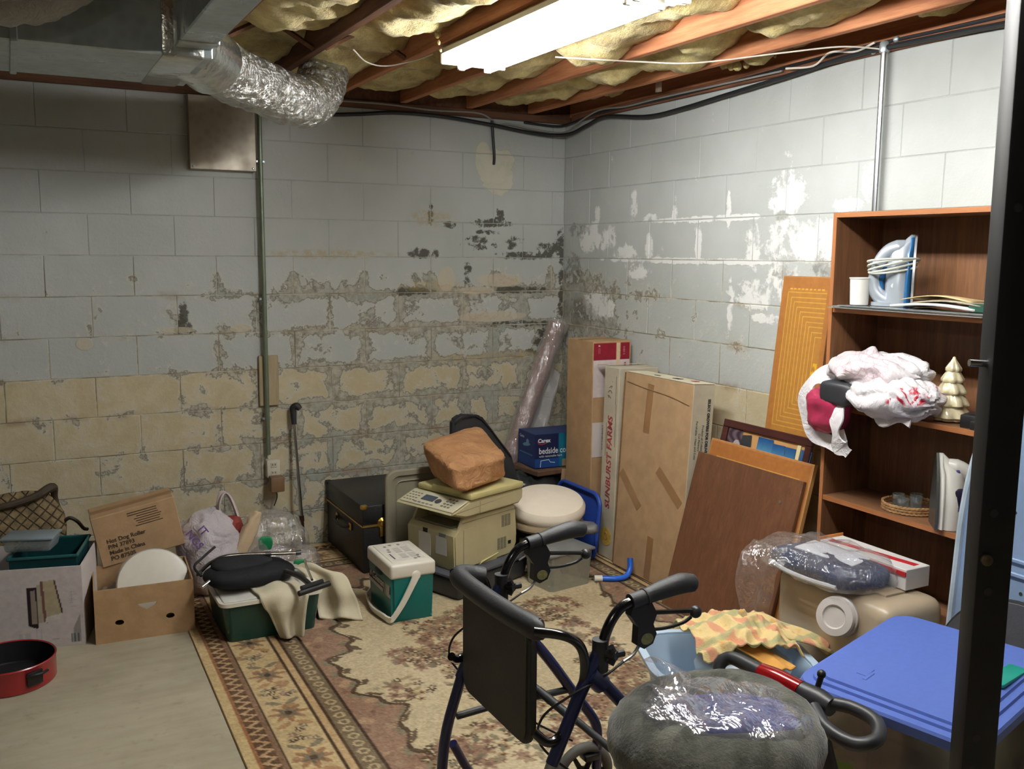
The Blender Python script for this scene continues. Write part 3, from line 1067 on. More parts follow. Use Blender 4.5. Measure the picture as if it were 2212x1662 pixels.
    for side in (0, 1):                                   # medallions and flowers inside the floral band
        c = .2075 if side == 0 else W_ - .2075
        v = .55
        k = 0
        while v < L_:
            stamp(c, v, .072, 8, 0, np.array([150, 104, 68.]), np.array([110, 102, 80.]))
            stamp(c, v, .045, 6, .3, np.array([112, 100, 78.]), brown)
            for q in range(12):
                x, y = c + rng.uniform(-.06, .06), v + .17 + rng.uniform(-.06, .06)
                stamp(x, y, .014 + .006 * rng.rand(), 5, rng.rand() * 6, [brown, green, rust][rng.randint(3)], cream)
            for q in (-1, 1):
                stamp(c + q * .035, v + .09, .032, 1, .6 * q, np.array([168, 124, 80.]))
                stamp(c + q * .035, v - .09, .032, 1, -.6 * q, np.array([120, 108, 82.]))
            v += .34
            k += 1
    u = .45
    while u < W_ - .4:
        stamp(u, .2075, .07, 8, 0, np.array([150, 104, 68.]), np.array([110, 102, 80.]))
        for q in range(8):
            stamp(u + .17 + rng.uniform(-.06, .06), .2075 + rng.uniform(-.05, .05), .016, 5, 0, [brown, green, rust][rng.randint(3)], cream)
        u += .34
    fade = field(9, 10, 5)
    g_ = img.mean(-1, keepdims=True)
    img = g_ + (img - g_) * .80
    img += fade[..., None] * 5 + rng.normal(0, 7, (ny, nx, 1))
    M = Matrix(((1, 0, 0, 0), (0, -1, 0, 0), (0, 0, -1, 0.0085), (0, 0, 0, 1)))
    pm = printmat('rug_pile', .95, .1, .1, .5, 320)
    o = panel('rug_pile', W_, L_, res, lambda X, Y: img, pm, t, M)
    for p_ in o.data.polygons[:0]:
        pass
    o.data.flip_normals()
    mb = MB(); mb.box((W_ / 2, -L_ / 2, .004), (W_ + .004, L_ + .004, .008), .003, 1)
    mb.build('rug_backing', pmat('rug_binding', C(186, 158, 108), .95), t)
rug()

# ---------------------------------------------------------------- shared object materials
M_card = pmat('brown_cardboard', C(172, 140, 104), .85, var=.08, vscale=14, bump=.15, bscale=90, spec=.15)
M_card2 = pmat('tan_cardboard', C(176, 145, 110), .85, var=.07, vscale=14, bump=.15, bscale=90, spec=.15)
M_cardedge = pmat('cardboard_edge', C(126, 92, 58), .9, var=.15, vscale=60)
M_ink = pmat('dark_ink', C(70, 52, 36), .8, var=0)
M_inkblk = pmat('black_ink', C(38, 36, 36), .7, var=0)
M_white = pmat('white_plastic', C(222, 216, 200), .35, var=.04, spec=.5)
M_black = M_blk
M_rubber = pmat('black_rubber', C(30, 30, 32), .62, var=.12, vscale=20, bump=.15, bscale=160)
M_chrome = pmat('chrome', C(210, 208, 204), .14, 1.0, var=.03)
M_brass = pmat('brass', C(196, 158, 78), .28, 1.0, var=.12, vscale=30)
M_cloth = pmat('white_cloth', C(206, 196, 168), .95, var=.06, bump=.35, bscale=240, spec=.1, sheen=.2)
M_film = film('clear_plastic_film', gloss=.20, rough=.05, crinkle=16, strength=1.0, haze=.13, hazecol=(.75, .72, .7, 1))
M_filmmilky = film('milky_plastic_film', gloss=.08, crinkle=14, strength=.9, haze=.35, hazecol=(.75, .72, .72, 1))
M_print = printmat('printed_sheet', .55, .35)
M_printcard = printmat('printed_card', .8, .15)
M_navy = pmat('navy_cloth', C(42, 51, 78), .9, var=.15, vscale=10, bump=.3, bscale=90, spec=.15)
M_beltred = pmat('dark_red_plastic', C(120, 30, 30), .5, var=.1)

def open_box(w, d, h, t=.005, floor=True):
    """four walls and a floor with real thickness"""
    mb = MB()
    mb.box((0, -d / 2 + t / 2, h / 2), (w, t, h)); mb.box((0, d / 2 - t / 2, h / 2), (w, t, h))
    mb.box((-w / 2 + t / 2, 0, h / 2), (t, d - 2 * t, h)); mb.box((w / 2 - t / 2, 0, h / 2), (t, d - 2 * t, h))
    mb.box((0, 0, t / 2), (w - 2 * t, d - 2 * t, t))
    return mb

# ---- red springform pan
pan = thing('baking_pan', 'round red baking pan with black nonstick inside on the bare concrete', 'pan', (-3.165, -1.185, 0))
mb = MB(); R0 = .163
mb.lathe([(0, .001), (R0 - .004, .001), (R0, .006), (R0, .088), (R0 + .004, .094), (R0 + .001, .098), (R0 - .004, .094)], 56, cap=False); mb.build('pan_side', pmat('red_enamel', C(150, 34, 36), .3, var=.08, coat=.4), pan)
mb = MB(); mb.lathe([(R0 - .005, .095), (R0 - .007, .012), (R0 - .012, .008), (0, .008)], 56, cap=False); mb.build('pan_liner', pmat('nonstick_black', C(34, 34, 36), .38, .2, var=.1), pan)
cl = MB(); a = -1.05
Mx = RZ(a) @ TR(R0 + .006, 0, .05)
cl.box((0, 0, .004), (.012, .06, .055), .004, 2, Mx); cl.tube([(0, -.03, .02), (.018, -.01, .024), (.022, .02, .022), (.01, .045, .02)], .006, 8, smooth=5, M=Mx)
cl.build('clasp', M_black, pan)

# ---- white printed box, open, with things in it
wb_a = math.atan2(-.084, .347)
wx = thing('white_carton', 'open white printed cardboard box with picture of books, by the back wall', 'box', (-3.055, -.716, 0), wb_a)
mb = open_box(.44, .36, .345, .006); mb.build('carton_body', pmat('white_card', C(206, 198, 194), .7, var=.04), wx)
def books(X, Y):
    im = np.zeros(X.shape + (3,)) + np.array([198, 190, 188.])
    def poly(pts, c):
        m = np.ones(X.shape, bool)
        n = len(pts)
        for i in range(n):
            (x0, y0), (x1, y1) = pts[i], pts[(i + 1) % n]
            m &= ((x1 - x0) * (Y - y0) - (y1 - y0) * (X - x0)) >= 0
        im[m] = c
    poly([(.235, .09), (.295, .07), (.34, .075), (.355, .105), (.255, .135), (.25, .27), (.235, .27)][::1], (52, 40, 40))
    poly([(.225, .095), (.262, .085), (.262, .262), (.225, .262)], (40, 32, 34))
    poly([(.236, .105), (.258, .102), (.256, .25), (.238, .246)], (146, 132, 122))
    poly([(.262, .105), (.285, .11), (.278, .27), (.262, .272)], (168, 160, 140))
    poly([(.283, .107), (.296, .105), (.286, .285), (.275, .285)], (120, 84, 78))
    poly([(.293, .13), (.352, .142), (.327, .29), (.287, .285)], (176, 164, 134))
    poly([(.287, .107), (.345, .118), (.354, .142), (.294, .13)], (206, 200, 190))
    poly([(.352, .142), (.359, .145), (.333, .29), (.327, .29)], (84, 60, 56))
    for x0, y0, w, h, c in ((.395, .19, .06, .002, 160), (.395, .235, .06, .002, 160), (.395, .19, .002, .047, 160), (.453, .19, .002, .047, 160), (.37, .03, .03, .002, 150),
                            (.245, .035, .012, .03, 176), (.27, .035, .02, .03, 180), (.31, .03, .004, .05, 176), (.33, .03, .003, .05, 176)):
        im[(X > x0 - .06) & (X < x0 + w - .06) & (Y > y0) & (Y < y0 + h)] = c
    m = (X > .405 - .02) & (X < .435 - .01) & (Y > .012) & (Y < .05)
    im[m] = np.where(((X[m] * 420).astype(int) % 2)[:, None] == 0, 96, 150)
    for k in range(9):
        y = .24 - k * .009
        im[(X > .385 + .0) & (X < .40 + .006 * (k % 3)) & (np.abs(Y - y) < .0015)] = 172
    m = (X > .395) & (Y > .05) & (Y < .05 + (X - .385) * 2.2) & (X < .425)
    im[m] = (150, 144, 140)
    return im
panel('printed_front', .436, .34, .0035, books, M_printcard, wx, frame((-.218, -.1808, .003), (1, 0, 0), (0, 0, 1)))
tb = thing('teal_tote', 'dark teal plastic tote standing inside the open white box', 'tote', (-2.99, -.70, .008), wb_a)
mb = open_box(.26, .29, .36, .005); mb.build('tote_body', pmat('teal_plastic_dark', C(20, 62, 66), .35, var=.12), tb)
mb = MB()
for sy in (-.147, .147): mb.box((0, sy, .362), (.28, .012, .014), .004, 1)
for sx in (-.133, .133): mb.box((sx, 0, .362), (.012, .29, .014), .004, 1)
mb.build('tote_rim', pmat('teal_rim', C(28, 84, 86), .35), tb)
cb = thing('clear_container', 'small clear plastic food container lying on top of the teal tote', 'container', (-3.06, -.745, .385), wb_a - .1)
mb = MB(); mb.box((0, 0, .03), (.2, .13, .055), .012, 3, taper=.9); mb.build('container_body', film('container_plastic', (.75, .8, .8, 1), .12, .15, 8, .3, .28, (.5, .56, .58, 1)), cb)
mb = MB(); mb.box((0, 0, .061), (.21, .14, .01), .004, 2); mb.build('container_lid', pmat('frosted_lid', C(120, 134, 140), .35), cb)
# quilted bag on the box's back
bg = thing('quilted_bag', 'brown diamond-quilted handbag with dark strap slumped behind the white box', 'bag', (-3.10, -.33, 0), .05)
def quilt(name):
    m = Mat(name); v = m.obj()
    x, y, z = m.xyz(v)
    k = 62
    a = ((x + z) * k).sin().abs(); b = ((x - z) * k).sin().abs()
    line = a.min(b).smooth(.0, .35)
    n = m.noise(v, 30, 4, .6)
    m.set('Base Color', m.mix(line, C(58, 48, 32), m.mix(n.smooth(.35, .65), C(96, 80, 54), C(132, 112, 76))))
    m.set('Roughness', .8); m.bump(line + n * .2, .7, .01)
    return m.mat
mb = MB(); mb.blob((0, 0, .27), (.20, .10, .27), 40, 26, .62, .018, 6, 4, fn=lambda q: Vector((q.x * (1 - .12 * max(0, q.z) / .27), q.y * (1 - .5 * max(0, q.z) / .27), q.z)), flat=.0)
mb.build('bag_body', quilt('quilted_fabric'), bg)
mb = MB(); mb.tube([(-.2, -.05, .50), (-.08, -.075, .50), (.05, -.07, .525), (.12, -.05, .555), (.145, -.02, .55), (.15, 0, .50), (.165, -.005, .44)], [.016, .016, .018, .022, .02, .014, .01], 10, smooth=6)
mb.build('bag_flap', pmat('dark_brown_leather', C(62, 50, 36), .6, var=.15, bump=.2), bg)
mb = MB(); mb.tube([(.165, -.03, .37), (.20, -.05, .405), (.235, -.05, .385), (.262, -.04, .345), (.28, -.03, .335)], .0085, 8, smooth=6)
mb.build('strap', pmat('dark_brown_strap', C(48, 38, 28), .6), bg)

# ---- banana box with a lid disc, a tilted carton resting on it
bb = thing('fruit_box', 'open brown cardboard box with oval hand holes and triangular cut on the floor', 'box', (-2.635, -.81, 0), -.06)
W2, D2, H2 = .40, .35, .235
def holed_front():
    bm = bmesh.new()
    outer = [(-W2 / 2, 0), (W2 / 2, 0), (W2 / 2, H2), (-W2 / 2, H2)]
    holes = []
    for cx in (-.104, .10):
        holes.append([(cx + .018 * math.cos(2 * PI * k / 18), .084 + .0125 * math.sin(2 * PI * k / 18)) for k in range(18)])
    holes.append([(-.03, .155), (.05, .157), (.04, .142), (.008, .127), (-.022, .145)])
    for lp in [outer] + holes:
        vsx = [bm.verts.new((x, 0, z)) for x, z in lp]
        for i in range(len(vsx)):
            bm.edges.new((vsx[i], vsx[(i + 1) % len(vsx)]))
    bmesh.ops.triangle_fill(bm, edges=bm.edges[:], use_beauty=True)
    r = bmesh.ops.extrude_face_region(bm, geom=bm.faces[:])
    for g in r['geom']:
        if isinstance(g, bmesh.types.BMVert):
            g.co.y += .006
    mb = MB(); mb.bm(bm); bm.free()
    return mb
mb = holed_front(); mb.v = [v + Vector((0, -D2 / 2, 0)) for v in mb.v]
mb.build('front_side', M_card, bb, angle=30)
mb = MB()
mb.box((0, D2 / 2 - .003, H2 / 2), (W2, .006, H2)); mb.box((-W2 / 2 + .003, .003, H2 / 2), (.006, D2 - .006, H2)); mb.box((W2 / 2 - .003, .003, H2 / 2), (.006, D2 - .006, H2)); mb.box((0, 0, .003), (W2 - .012, D2 - .012, .006))
mb.build('box_sides', M_card, bb)
dl = thing('white_disc', 'round white lid standing up inside the brown fruit box', 'disc', (-2.592, -.845, .19), (math.radians(64), 0, -.05))
mb = MB(); mb.lathe([(0, .012), (.135, .012), (.148, .009), (.153, 0), (.150, -.012), (.146, -.012), (.144, 0), (0, .002)], 56); mb.build('lid_disc', M_white, dl)
mb = MB(); mb.lathe([(.152, -.010), (.158, -.013), (.158, -.022), (.150, -.022)], 56, cap=False); mb.build('lid_rim', pmat('grey_rim', C(150, 148, 142), .4), dl)
pb = thing('crumpled_bag', 'grey crumpled plastic bag stuffed around white lid in the fruit box', 'bag', (-2.635, -.755, .012))
mb = MB(); mb.blob((0, .0, .085), (.165, .05, .085), 34, 18, .8, .03, 11, 8, flat=0.0); mb.blob((.09, .02, .19), (.07, .04, .06), 26, 14, .9, .03, 14, 3); mb.build('bag_film', pmat('grey_bag_plastic', C(132, 124, 112), .4, var=.15), pb)
tb2 = thing('tilted_carton', 'sealed brown carton printed Hot Dog Roller tilted on the fruit box edge', 'box', (-2.62, -.545, .375), (0, -math.radians(11), -.03))
mb = MB(); mb.box((0, 0, 0), (.365, .20, .235), .003, 1); mb.build('carton_body', M_card2, tb2)
mb = MB(); mb.box((0, 0, .1178), (.366, .05, .001)); mb.build('packing_tape', pmat('tan_tape', C(150, 110, 66), .35), tb2)
Fm = lambda x, z: frame((x, -.1015, z), (1, 0, 0), (0, 0, 1))
for i, (tx, b) in enumerate((('Hot Dog Roller', 0), ('P/N 37893', 1), ('Made in China', 2), ('PO 87505', 3))):
    text('printed_line', tx, .0265, M_ink, tb2, Fm(-.14, -.012 - .0275 * i), bold=.0006)
for i in range(7):
    mb = MB(); mb.box((.055 - (.02 if i < 2 else 0), -.1008, .098 - i * .011), (.13 if i < 2 else (.12 - .012 * (i % 3)), .0006, .004)); mb.build('printed_rule', M_ink, tb2)

# ---- green bin and the heap on and around it
gb = thing('storage_bin', 'dark green plastic bin with white rim on the rug corner, under the black seat', 'bin', (-2.16, -1.035, 0.009))
mb = MB(); bm = bmesh.new()
def tub(w, d, h, t, taper, r=.03):
    """an open tub with rounded corners, real wall thickness and slope"""
    def ring(ww, dd, z, rr):
        out = []
        for cx, cy, a0 in ((ww / 2 - rr, dd / 2 - rr, 0), (-ww / 2 + rr, dd / 2 - rr, 90), (-ww / 2 + rr, -dd / 2 + rr, 180), (ww / 2 - rr, -dd / 2 + rr, 270)):
            for k in range(6):
                a = math.radians(a0 + 90 * k / 5)
                out.append((cx + rr * math.cos(a), cy + rr * math.sin(a), z))
        return out
    k = taper
    return [ring(w * k, d * k, 0, r), ring(w, d, h, r), ring(w - 2 * t, d - 2 * t, h, r - t * .5), ring(w * k - 2 * t, d * k - 2 * t, t, r - t * .5)]
def rim(w, d, z, h, out, r=.03):
    R_ = tub(w, d, h, .0, 1.0, r)
    a = tub(w + out * 2, d + out * 2, h, .004, 1.0, r + out)
    rr = [[(x, y, z) for x, y, _ in a[0]], [(x, y, z + h) for x, y, _ in a[0]], [(x, y, z + h) for x, y, _ in tub(w - .006, d - .006, h, .002, 1, r)[0]], [(x, y, z) for x, y, _ in tub(w - .006, d - .006, h, .002, 1, r)[0]]]
    mb = MB(); mb.rings(rr + [rr[0]], cap=False)
    return mb
mb = MB(); mb.rings(tub(.42, .42, .17, .004, .9)); mb.build('bin_body', pmat('dark_green_plastic', C(22, 62, 54), .3, var=.15, vscale=4), gb)
rim(.42, .42, .165, .016, .012).build('bin_rim', M_white, gb)
bm.free()
lid = MB(); lid.box((-.0, 0, .180), (.41, .41, .012), .008, 2); lid.build('bin_lid', pmat('white_lid_plastic', C(206, 204, 194), .35), gb)

seat = thing('folding_seat', 'black fabric folding seat with chrome tubes lying on the green bin', 'folding seat', (-2.22, -1.05, .2))
mb = MB()
mb.blob((0, 0, .045), (.20, .125, .045), 44, 18, .75, .006, 6, 2, M=RZ(.25) @ RY(.06), flat=0.0)
mb.build('seat_cushion', pmat('black_nylon', C(26, 27, 30), .8, var=.12, bump=.3, bscale=180, spec=.2), seat)
mb = MB(); mb.blob((-.02, .02, .085), (.13, .085, .03), 40, 14, .7, .004, 8, 6, M=RZ(.25)); mb.build('back_pad', pmat('black_nylon_pad', C(34, 35, 38), .85, var=.1, bump=.3, bscale=180, spec=.2), seat)
mb = MB(); mb.tube([(-.20, .06, .055), (-.14, .07, .095), (-.05, .06, .115), (.21, -.03, .115)], .0085, 12, smooth=6); mb.build('chrome_tube', M_chrome, seat)
mb = MB(); mb.tube([(-.215, -.10, .045), (-.17, -.075, .06), (-.12, -.05, .06)], .009, 12, smooth=4); mb.build('chrome_tube', M_chrome, seat)
mb = MB(); mb.tube([(.14, -.10, .06), (.17, -.22, .07), (.19, -.34, .06)], .012, 10, smooth=4); mb.build('black_tube', M_black, seat)
mb = MB(); mb.tube([(.24, -.05, .085), (.225, -.12, .082), (.205, -.285, .07)], .0055, 10, smooth=3); mb.build('chrome_rod', M_chrome, seat)
mb = MB(); mb.tube([(.125, -.37, .05), (.27, -.32, .055)], .012, 12); mb.tube([(.14, -.355, .066), (.24, -.32, .07)], .011, 8); mb.build('foot_bar', M_black, seat)
for q in ((.215, -.032, .115), (-.20, .06, .055), (.09, .01, .115)):
    mb = MB(); mb.tube([(q[0] - .012, q[1], q[2]), (q[0] + .012, q[1] - .003, q[2])], .0115, 10); mb.build('tube_cap', M_black, seat)
mb = MB(); mb.tube([(-.2, .0, .06), (-.22, .05, .09), (-.17, .11, .11), (-.11, .17, .13)], .006, 8, smooth=5); mb.build('strap', M_black, seat)

def drape(path, width, wdir, seed, amp=.012, n=44, nw=18, taper=None, twist=0.0):
    """cloth following a path, with soft folds across its width"""
    P = catmull(path, max(2, n // max(1, len(path) - 1)))
    wd = Vector(wdir).normalized()
    off = Vector((seed * 3.3, seed, seed * 1.7))
    def fn(u, v):
        i = min(len(P) - 1, int(round(v * (len(P) - 1))))
        p = P[i]
        w = width * (taper(v) if taper else 1.0)
        t = (P[min(i + 1, len(P) - 1)] - P[max(0, i - 1)]).normalized()
        ww = (Matrix.Rotation(twist * v, 3, t) @ wd)
        nr = t.cross(ww).normalized()
        q = p + ww * (u - .5) * w
        h = amp * math.sin(u * 9 + seed + v * 2) * (.3 + v) + amp * 1.2 * mnoise.noise(q * 9 + off)
        return q + nr * h
    mb = MB(); mb.grid(fn, nw, len(P))
    return mb
cl1 = drape([(-2.14, -1.12, .212), (-2.13, -1.22, .215), (-2.12, -1.275, .20), (-2.12, -1.30, .15), (-2.11, -1.30, .09), (-2.10, -1.315, .022)], .20, (1, -.15, 0), 3, .018, taper=lambda v: 1.0 if v < .45 else max(.45, 1.0 - (v - .45) * 1.0))
o = tag(cl1.build('white_towel', M_cloth, solid=.007, angle=70, loc=(-2.12, -1.24, .1)), 'white towel hanging over front rim of the green bin', 'towel', 'white towels on the green bin')
cl2 = drape([(-2.0, -.98, .21), (-1.95, -1.04, .215), (-1.89, -1.10, .20), (-1.865, -1.14, .13), (-1.855, -1.165, .06), (-1.85, -1.20, .02)], .17, (.75, -.55, .05), 7, .020, taper=lambda v: .9 + .25 * v)
tag(cl2.build('white_towel', M_cloth, solid=.007, angle=70, loc=(-1.9, -1.08, .1)), 'white towel slipping off right side of the green bin to the rug', 'towel', 'white towels on the green bin')
o = tag(MB().box((0, 0, .05), (.13, .2, .10), .02, 3).build('red_pouch', M_beltred), 'dark red pouch half hidden under the towel right of the green bin', 'pouch')
o.location = (-1.875, -1.0, .009)
wbag = thing('shopping_bag', 'white plastic shopping bag with purple letters slumped against the back wall', 'bag', (-2.29, -.47, 0))
mb = MB(); mb.blob((0, 0, .19), (.14, .20, .20), 44, 28, .85, .03, 8, 11, flat=0.0, fn=lambda q: Vector((q.x, q.y, q.z * 1.0)))
mb.build('bag_body', film('white_bag_plastic', (.8, .75, .8, 1), .06, .25, 16, .9, .72, (.72, .66, .68, 1)), wbag, angle=70)
mb = drape([(.05, -.02, .35), (.055, -.0, .42), (.085, .02, .47), (.115, .0, .44), (.14, -.04, .34), (.155, -.07, .25)], .05, (.2, -.9, .0), 3, .008, 40, 8)
mb.build('bag_handle', pmat('white_bag_sheet', C(196, 182, 178), .45, var=.05, spec=.4), wbag, solid=.002, angle=70)
mb = MB(); mb.blob((.11, -.05, .30), (.045, .05, .06), 20, 14, .9, .012, 14, 2); mb.build('red_lining', pmat('red_bag_lining', C(132, 52, 44), .5), wbag)
M_purple = pmat('purple_ink', C(96, 66, 120), .6, var=0)
Fb = frame((-.135, -.20, .345), (.55, -.12, -.82), (.82, 0.15, .55))
text('printed_letters', 'NGS', .05, M_purple, wbag, Fb, bold=.001)
text('printed_letters', 'IT', .05, M_purple, wbag, Fb @ TR(.02, .055, 0), bold=.001)
bt = tag(MB().blob((0, 0, 0), (.032, .03, .12), 20, 16, .7, .010, 18, 5).build('rolled_bandage', pmat('beige_foam', C(200, 176, 144), .9, var=.1, bump=.3), angle=70), 'beige rolled wrap sticking up between the plastic bags by the wall', 'roll')
bt.location = (-2.125, -.60, .285); bt.rotation_euler = (0, math.radians(28), .2)
bn = tag(MB().blob((0, 0, 0), (.06, .10, .075), 26, 18, .9, .015, 12, 5).build('crumpled_cloth', M_cloth, angle=70), 'crumpled white cloth between the shopping bag and black seat', 'cloth')
bn.location = (-2.19, -.71, .075)
def clear_bag(name, label, c, d, seed, lab):
    t = thing(name, label, 'bag', c)
    mb = MB(); mb.blob((0, 0, d[2]), d, 46, 30, .8, d[0] * .22, 7, seed, flat=0.0); mb.build('bag_film', M_film, t, angle=80)
    mb = MB(); mb.blob((.0, .0, d[2] * .55), (d[0] * .62, d[1] * .6, d[2] * .5), 26, 16, .8, d[0] * .12, 9, seed + 3, flat=0.004); mb.build('bag_contents', film('inner_bag_film', (.92, .86, .88, 1), .10, .2, 20, .9, .4, (.62, .50, .54, 1)), t, angle=80)
    for (p, r, s) in lab:
        mb = MB(); mb.blob(p, s, 18, 10, .6, .004, 20, 2, M=TR(*p) @ Euler(r).to_matrix().to_4x4() @ TR(-p[0], -p[1], -p[2])); mb.build('green_label', pmat('green_label', C(34, 134, 86), .4, var=.1), t)
    return t
clear_bag('clear_bag', 'big clear plastic bag with a green sticker on the heap by the back wall', (-1.99, -.50, 0), (.165, .14, .17), 4, [((-.055, -.128, .235), (.2, 0, -.3), (.034, .008, .036))])
clear_bag('clear_bag', 'smaller clear plastic bag with green sticker beside the chrome tube, right of heap', (-1.90, -.79, .0), (.075, .09, .12), 9, [((-.045, -.088, .19), (.2, 0, -.3), (.030, .006, .024))])

# ---- walking cane
cn = thing('walking_cane', 'chrome walking cane with black handle leaning on the back wall', 'cane', (-1.73, -.135, 0))
top = Vector((-.012, .092, .80)); bot = Vector((.004, -.02, .02))
def cp(t): return bot + (top - bot) * t
mb = MB(); mb.tube([cp(.22), cp(.55), cp(.90)], .0085, 14); mb.build('upper_shaft', M_chrome, cn)
mb = MB(); mb.tube([cp(.02), cp(.22)], .0105, 14); mb.tube([cp(.205), cp(.245)], .0135, 14); mb.build('lower_shaft', pmat('bronze_shaft', C(72, 48, 34), .4, .6), cn)
mb = MB(); mb.lathe([(.016, 0), (.017, .006), (.013, .035), (.011, .04)], 16, TR(.003, -.021, .009)); mb.build('rubber_tip', M_rubber, cn)
mb = MB(); mb.tube([cp(.885), cp(.96), cp(1.0) + Vector((.002, 0, .0)), cp(1.015) + Vector((.02, -.01, 0)), cp(1.0) + Vector((.035, -.02, -.005))], [.014, .0165, .019, .019, .015], 14, smooth=5); mb.build('handle', M_rubber, cn)

# ---- black trunk
tk = thing('steamer_trunk', 'black storage trunk with brass hardware against the back wall', 'trunk', (-1.315, -.325, .009))
TX, TY, TH = .47, .63, .345
mb = MB(); mb.box((0, 0, TH * .36), (TX, TY, TH * .72), .006, 2); mb.build('trunk_body', pmat('black_vinyl', C(18, 19, 22), .42, var=.15, vscale=20, bump=.3, bscale=120, spec=.45), tk)
mb = MB(); mb.box((0, 0, TH * .72 + .055), (TX + .008, TY + .008, .108), .008, 2); mb.build('trunk_lid', pmat('black_vinyl_lid', C(22, 23, 26), .4, var=.15, vscale=20, bump=.3, bscale=120, spec=.45), tk)
mb = MB()
zb = TH * .72
for sy in (-1, 1): mb.box((0, sy * (TY / 2 + .004), zb), (TX + .012, .004, .008))
for sx in (-1, 1): mb.box((sx * (TX / 2 + .004), 0, zb), (.004, TY + .01, .008))
mb.build('brass_trim', M_brass, tk)
for sx in (-1, 1):
    for sy in (-1, 1):
        mb = MB(); mb.box((sx * (TX / 2 - .008), sy * (TY / 2 - .008), zb + .1), (.034, .034, .022), .006, 2); mb.build('corner_cap', M_brass if sx < 0 and sy < 0 else M_black, tk)
mb = MB(); mb.tube([(-TX / 2 - .006, -.11, .20), (-TX / 2 - .03, -.06, .19), (-TX / 2 - .032, .06, .19), (-TX / 2 - .006, .11, .20)], .008, 8, smooth=6); hd = mb.build('side_handle', pmat('black_leather', C(28, 26, 24), .6), tk)
for yy in (-.115, .115):
    mb = MB(); mb.box((-TX / 2 - .004, yy, .20), (.008, .04, .04), .006, 2); mb.build('handle_mount', M_brass, tk)
lk = MB(); lk.lathe([(0, 0), (.026, 0), (.03, .004), (.022, .008), (.016, .014), (0, .016)], 20, TR(-.13, -TY / 2 - .002, zb + .01) @ RX(PI / 2)); lk.box((-.13, -TY / 2 - .006, zb - .035), (.04, .012, .055), .006, 2); lk.build('lock', M_brass, tk)
for yy in (.08,):
    mb = MB(); mb.box((-.13 + .2, -TY / 2 - .005, zb), (.03, .01, .07), .004, 2); mb.build('latch', M_brass, tk)

# ---------------------------------------------------------------- centre back
# ---- cooler
ck = thing('cooler', 'small teal picnic cooler with white lid and lowered white handle on the rug', 'cooler', (-1.553, -1.175, .009), -.02)
CW, CD, CH = .205, .325, .272
M_teal = pmat('teal_plastic', C(6, 104, 100), .32, var=.05, spec=.5)
mb = MB()
mb.rings([[(x * s, y * s, z) for x, y in [(-CW / 2, -CD / 2), (CW / 2, -CD / 2), (CW / 2, CD / 2), (-CW / 2, CD / 2)]] for z, s in ((0, .93), (.01, .95), (.205, 1.0))])
bmm = bmesh.new(); me = mb.mesh('t'); bmm.from_mesh(me); bmesh.ops.bevel(bmm, geom=[e for e in bmm.edges if abs(e.verts[0].co.z - e.verts[1].co.z) > .02], offset=.012, segments=3, affect='EDGES')
mb = MB(); mb.bm(bmm); bmm.free(); mb.build('cooler_body', M_teal, ck)
mb = MB(); mb.box((0, 0, .236), (CW + .012, CD + .012, .068), .014, 4); mb.box((0, 0, .269), (CW - .03, CD - .05, .008), .003, 2); mb.build('cooler_lid', M_white, ck)
mb = MB(); mb.box((-CW / 2 - .003, 0, .197), (.02, .075, .02), .006, 2); mb.build('finger_notch', pmat('dark_teal', C(10, 50, 48), .5), ck)
hw = CD / 2 + .010
hp = [(.012, -hw, .212), (-.01, -hw - .002, .17), (-.055, -hw - .002, .09), (-.10, -hw - .002, .03), (-.112, -hw + .006, .024), (-.128, -hw * .5, .022), (-.138, 0, .022), (-.128, hw * .5, .022), (-.112, hw - .006, .024), (-.10, hw + .002, .03), (-.055, hw + .002, .09), (-.01, hw + .002, .17), (.012, hw, .212)]
mb = MB()
P = catmull(hp, 5)
def strap(P, w, t, nrm):
    rings = []
    for i, p in enumerate(P):
        tg = (P[min(i + 1, len(P) - 1)] - P[max(i - 1, 0)]).normalized()
        n = nrm(p)
        s = tg.cross(n).normalized()
        n = s.cross(tg).normalized()
        ww = w(i / (len(P) - 1))
        rings.append([p + s * ww + n * t, p - s * ww + n * t, p - s * ww - n * t, p + s * ww - n * t])
    mb = MB(); mb.rings(rings)
    return mb
mb = strap(P, lambda t: .010 + .007 * abs(2 * t - 1) ** 3 + .004 * (abs(t - .5) < .12), .0045, lambda p: Vector((0, 1, 0)) if abs(p.y) > hw - .004 else Vector((1, 0, .25)))
mb.build('handle', M_white, ck)
for sy in (-1, 1):
    mb = MB(); mb.lathe([(.020, 0), (.022, .004), (.014, .009), (0, .009)], 18, TR(.012, sy * (hw - .006), .212) @ RX(PI / 2 * -sy)); mb.build('pivot', M_white, ck)
def cool_label(X, Y):
    im = np.zeros(X.shape + (3,)) + np.array([40, 40, 42.])
    im[Y < .018] = (186, 186, 180)
    im[(Y > .066)] = (30, 30, 32)
    im[(Y > .062) & (Y < .066)] = (150, 150, 146)
    m = (X > .20) & (X < .285) & (Y < .062)
    im[m] = np.array([190, 190, 184.]) - (np.clip((.285 - X[m]) / .085, 0, 1) ** 2)[:, None] * 120
    return im
Fl = frame((-CW / 2 - .0015, CD / 2 - .012, .112), (0, -1, 0), (.05, 0, 1))
panel('brand_label', .30, .084, .003, cool_label, M_print, ck, Fl)
text('label_lettering', 'Coleman', .044, pmat('label_silver_ink', C(200, 200, 196), .5, var=0), ck, Fl @ TR(.05, .026, .0008), bold=.001)
mb = MB(); mb.lathe([(.013, 0), (.013, .0006), (0, .0006)], 16, Fl @ TR(.025, .04, .0003)); mb.build('label_emblem', pmat('label_grey', C(150, 150, 150), .5, var=0), ck)
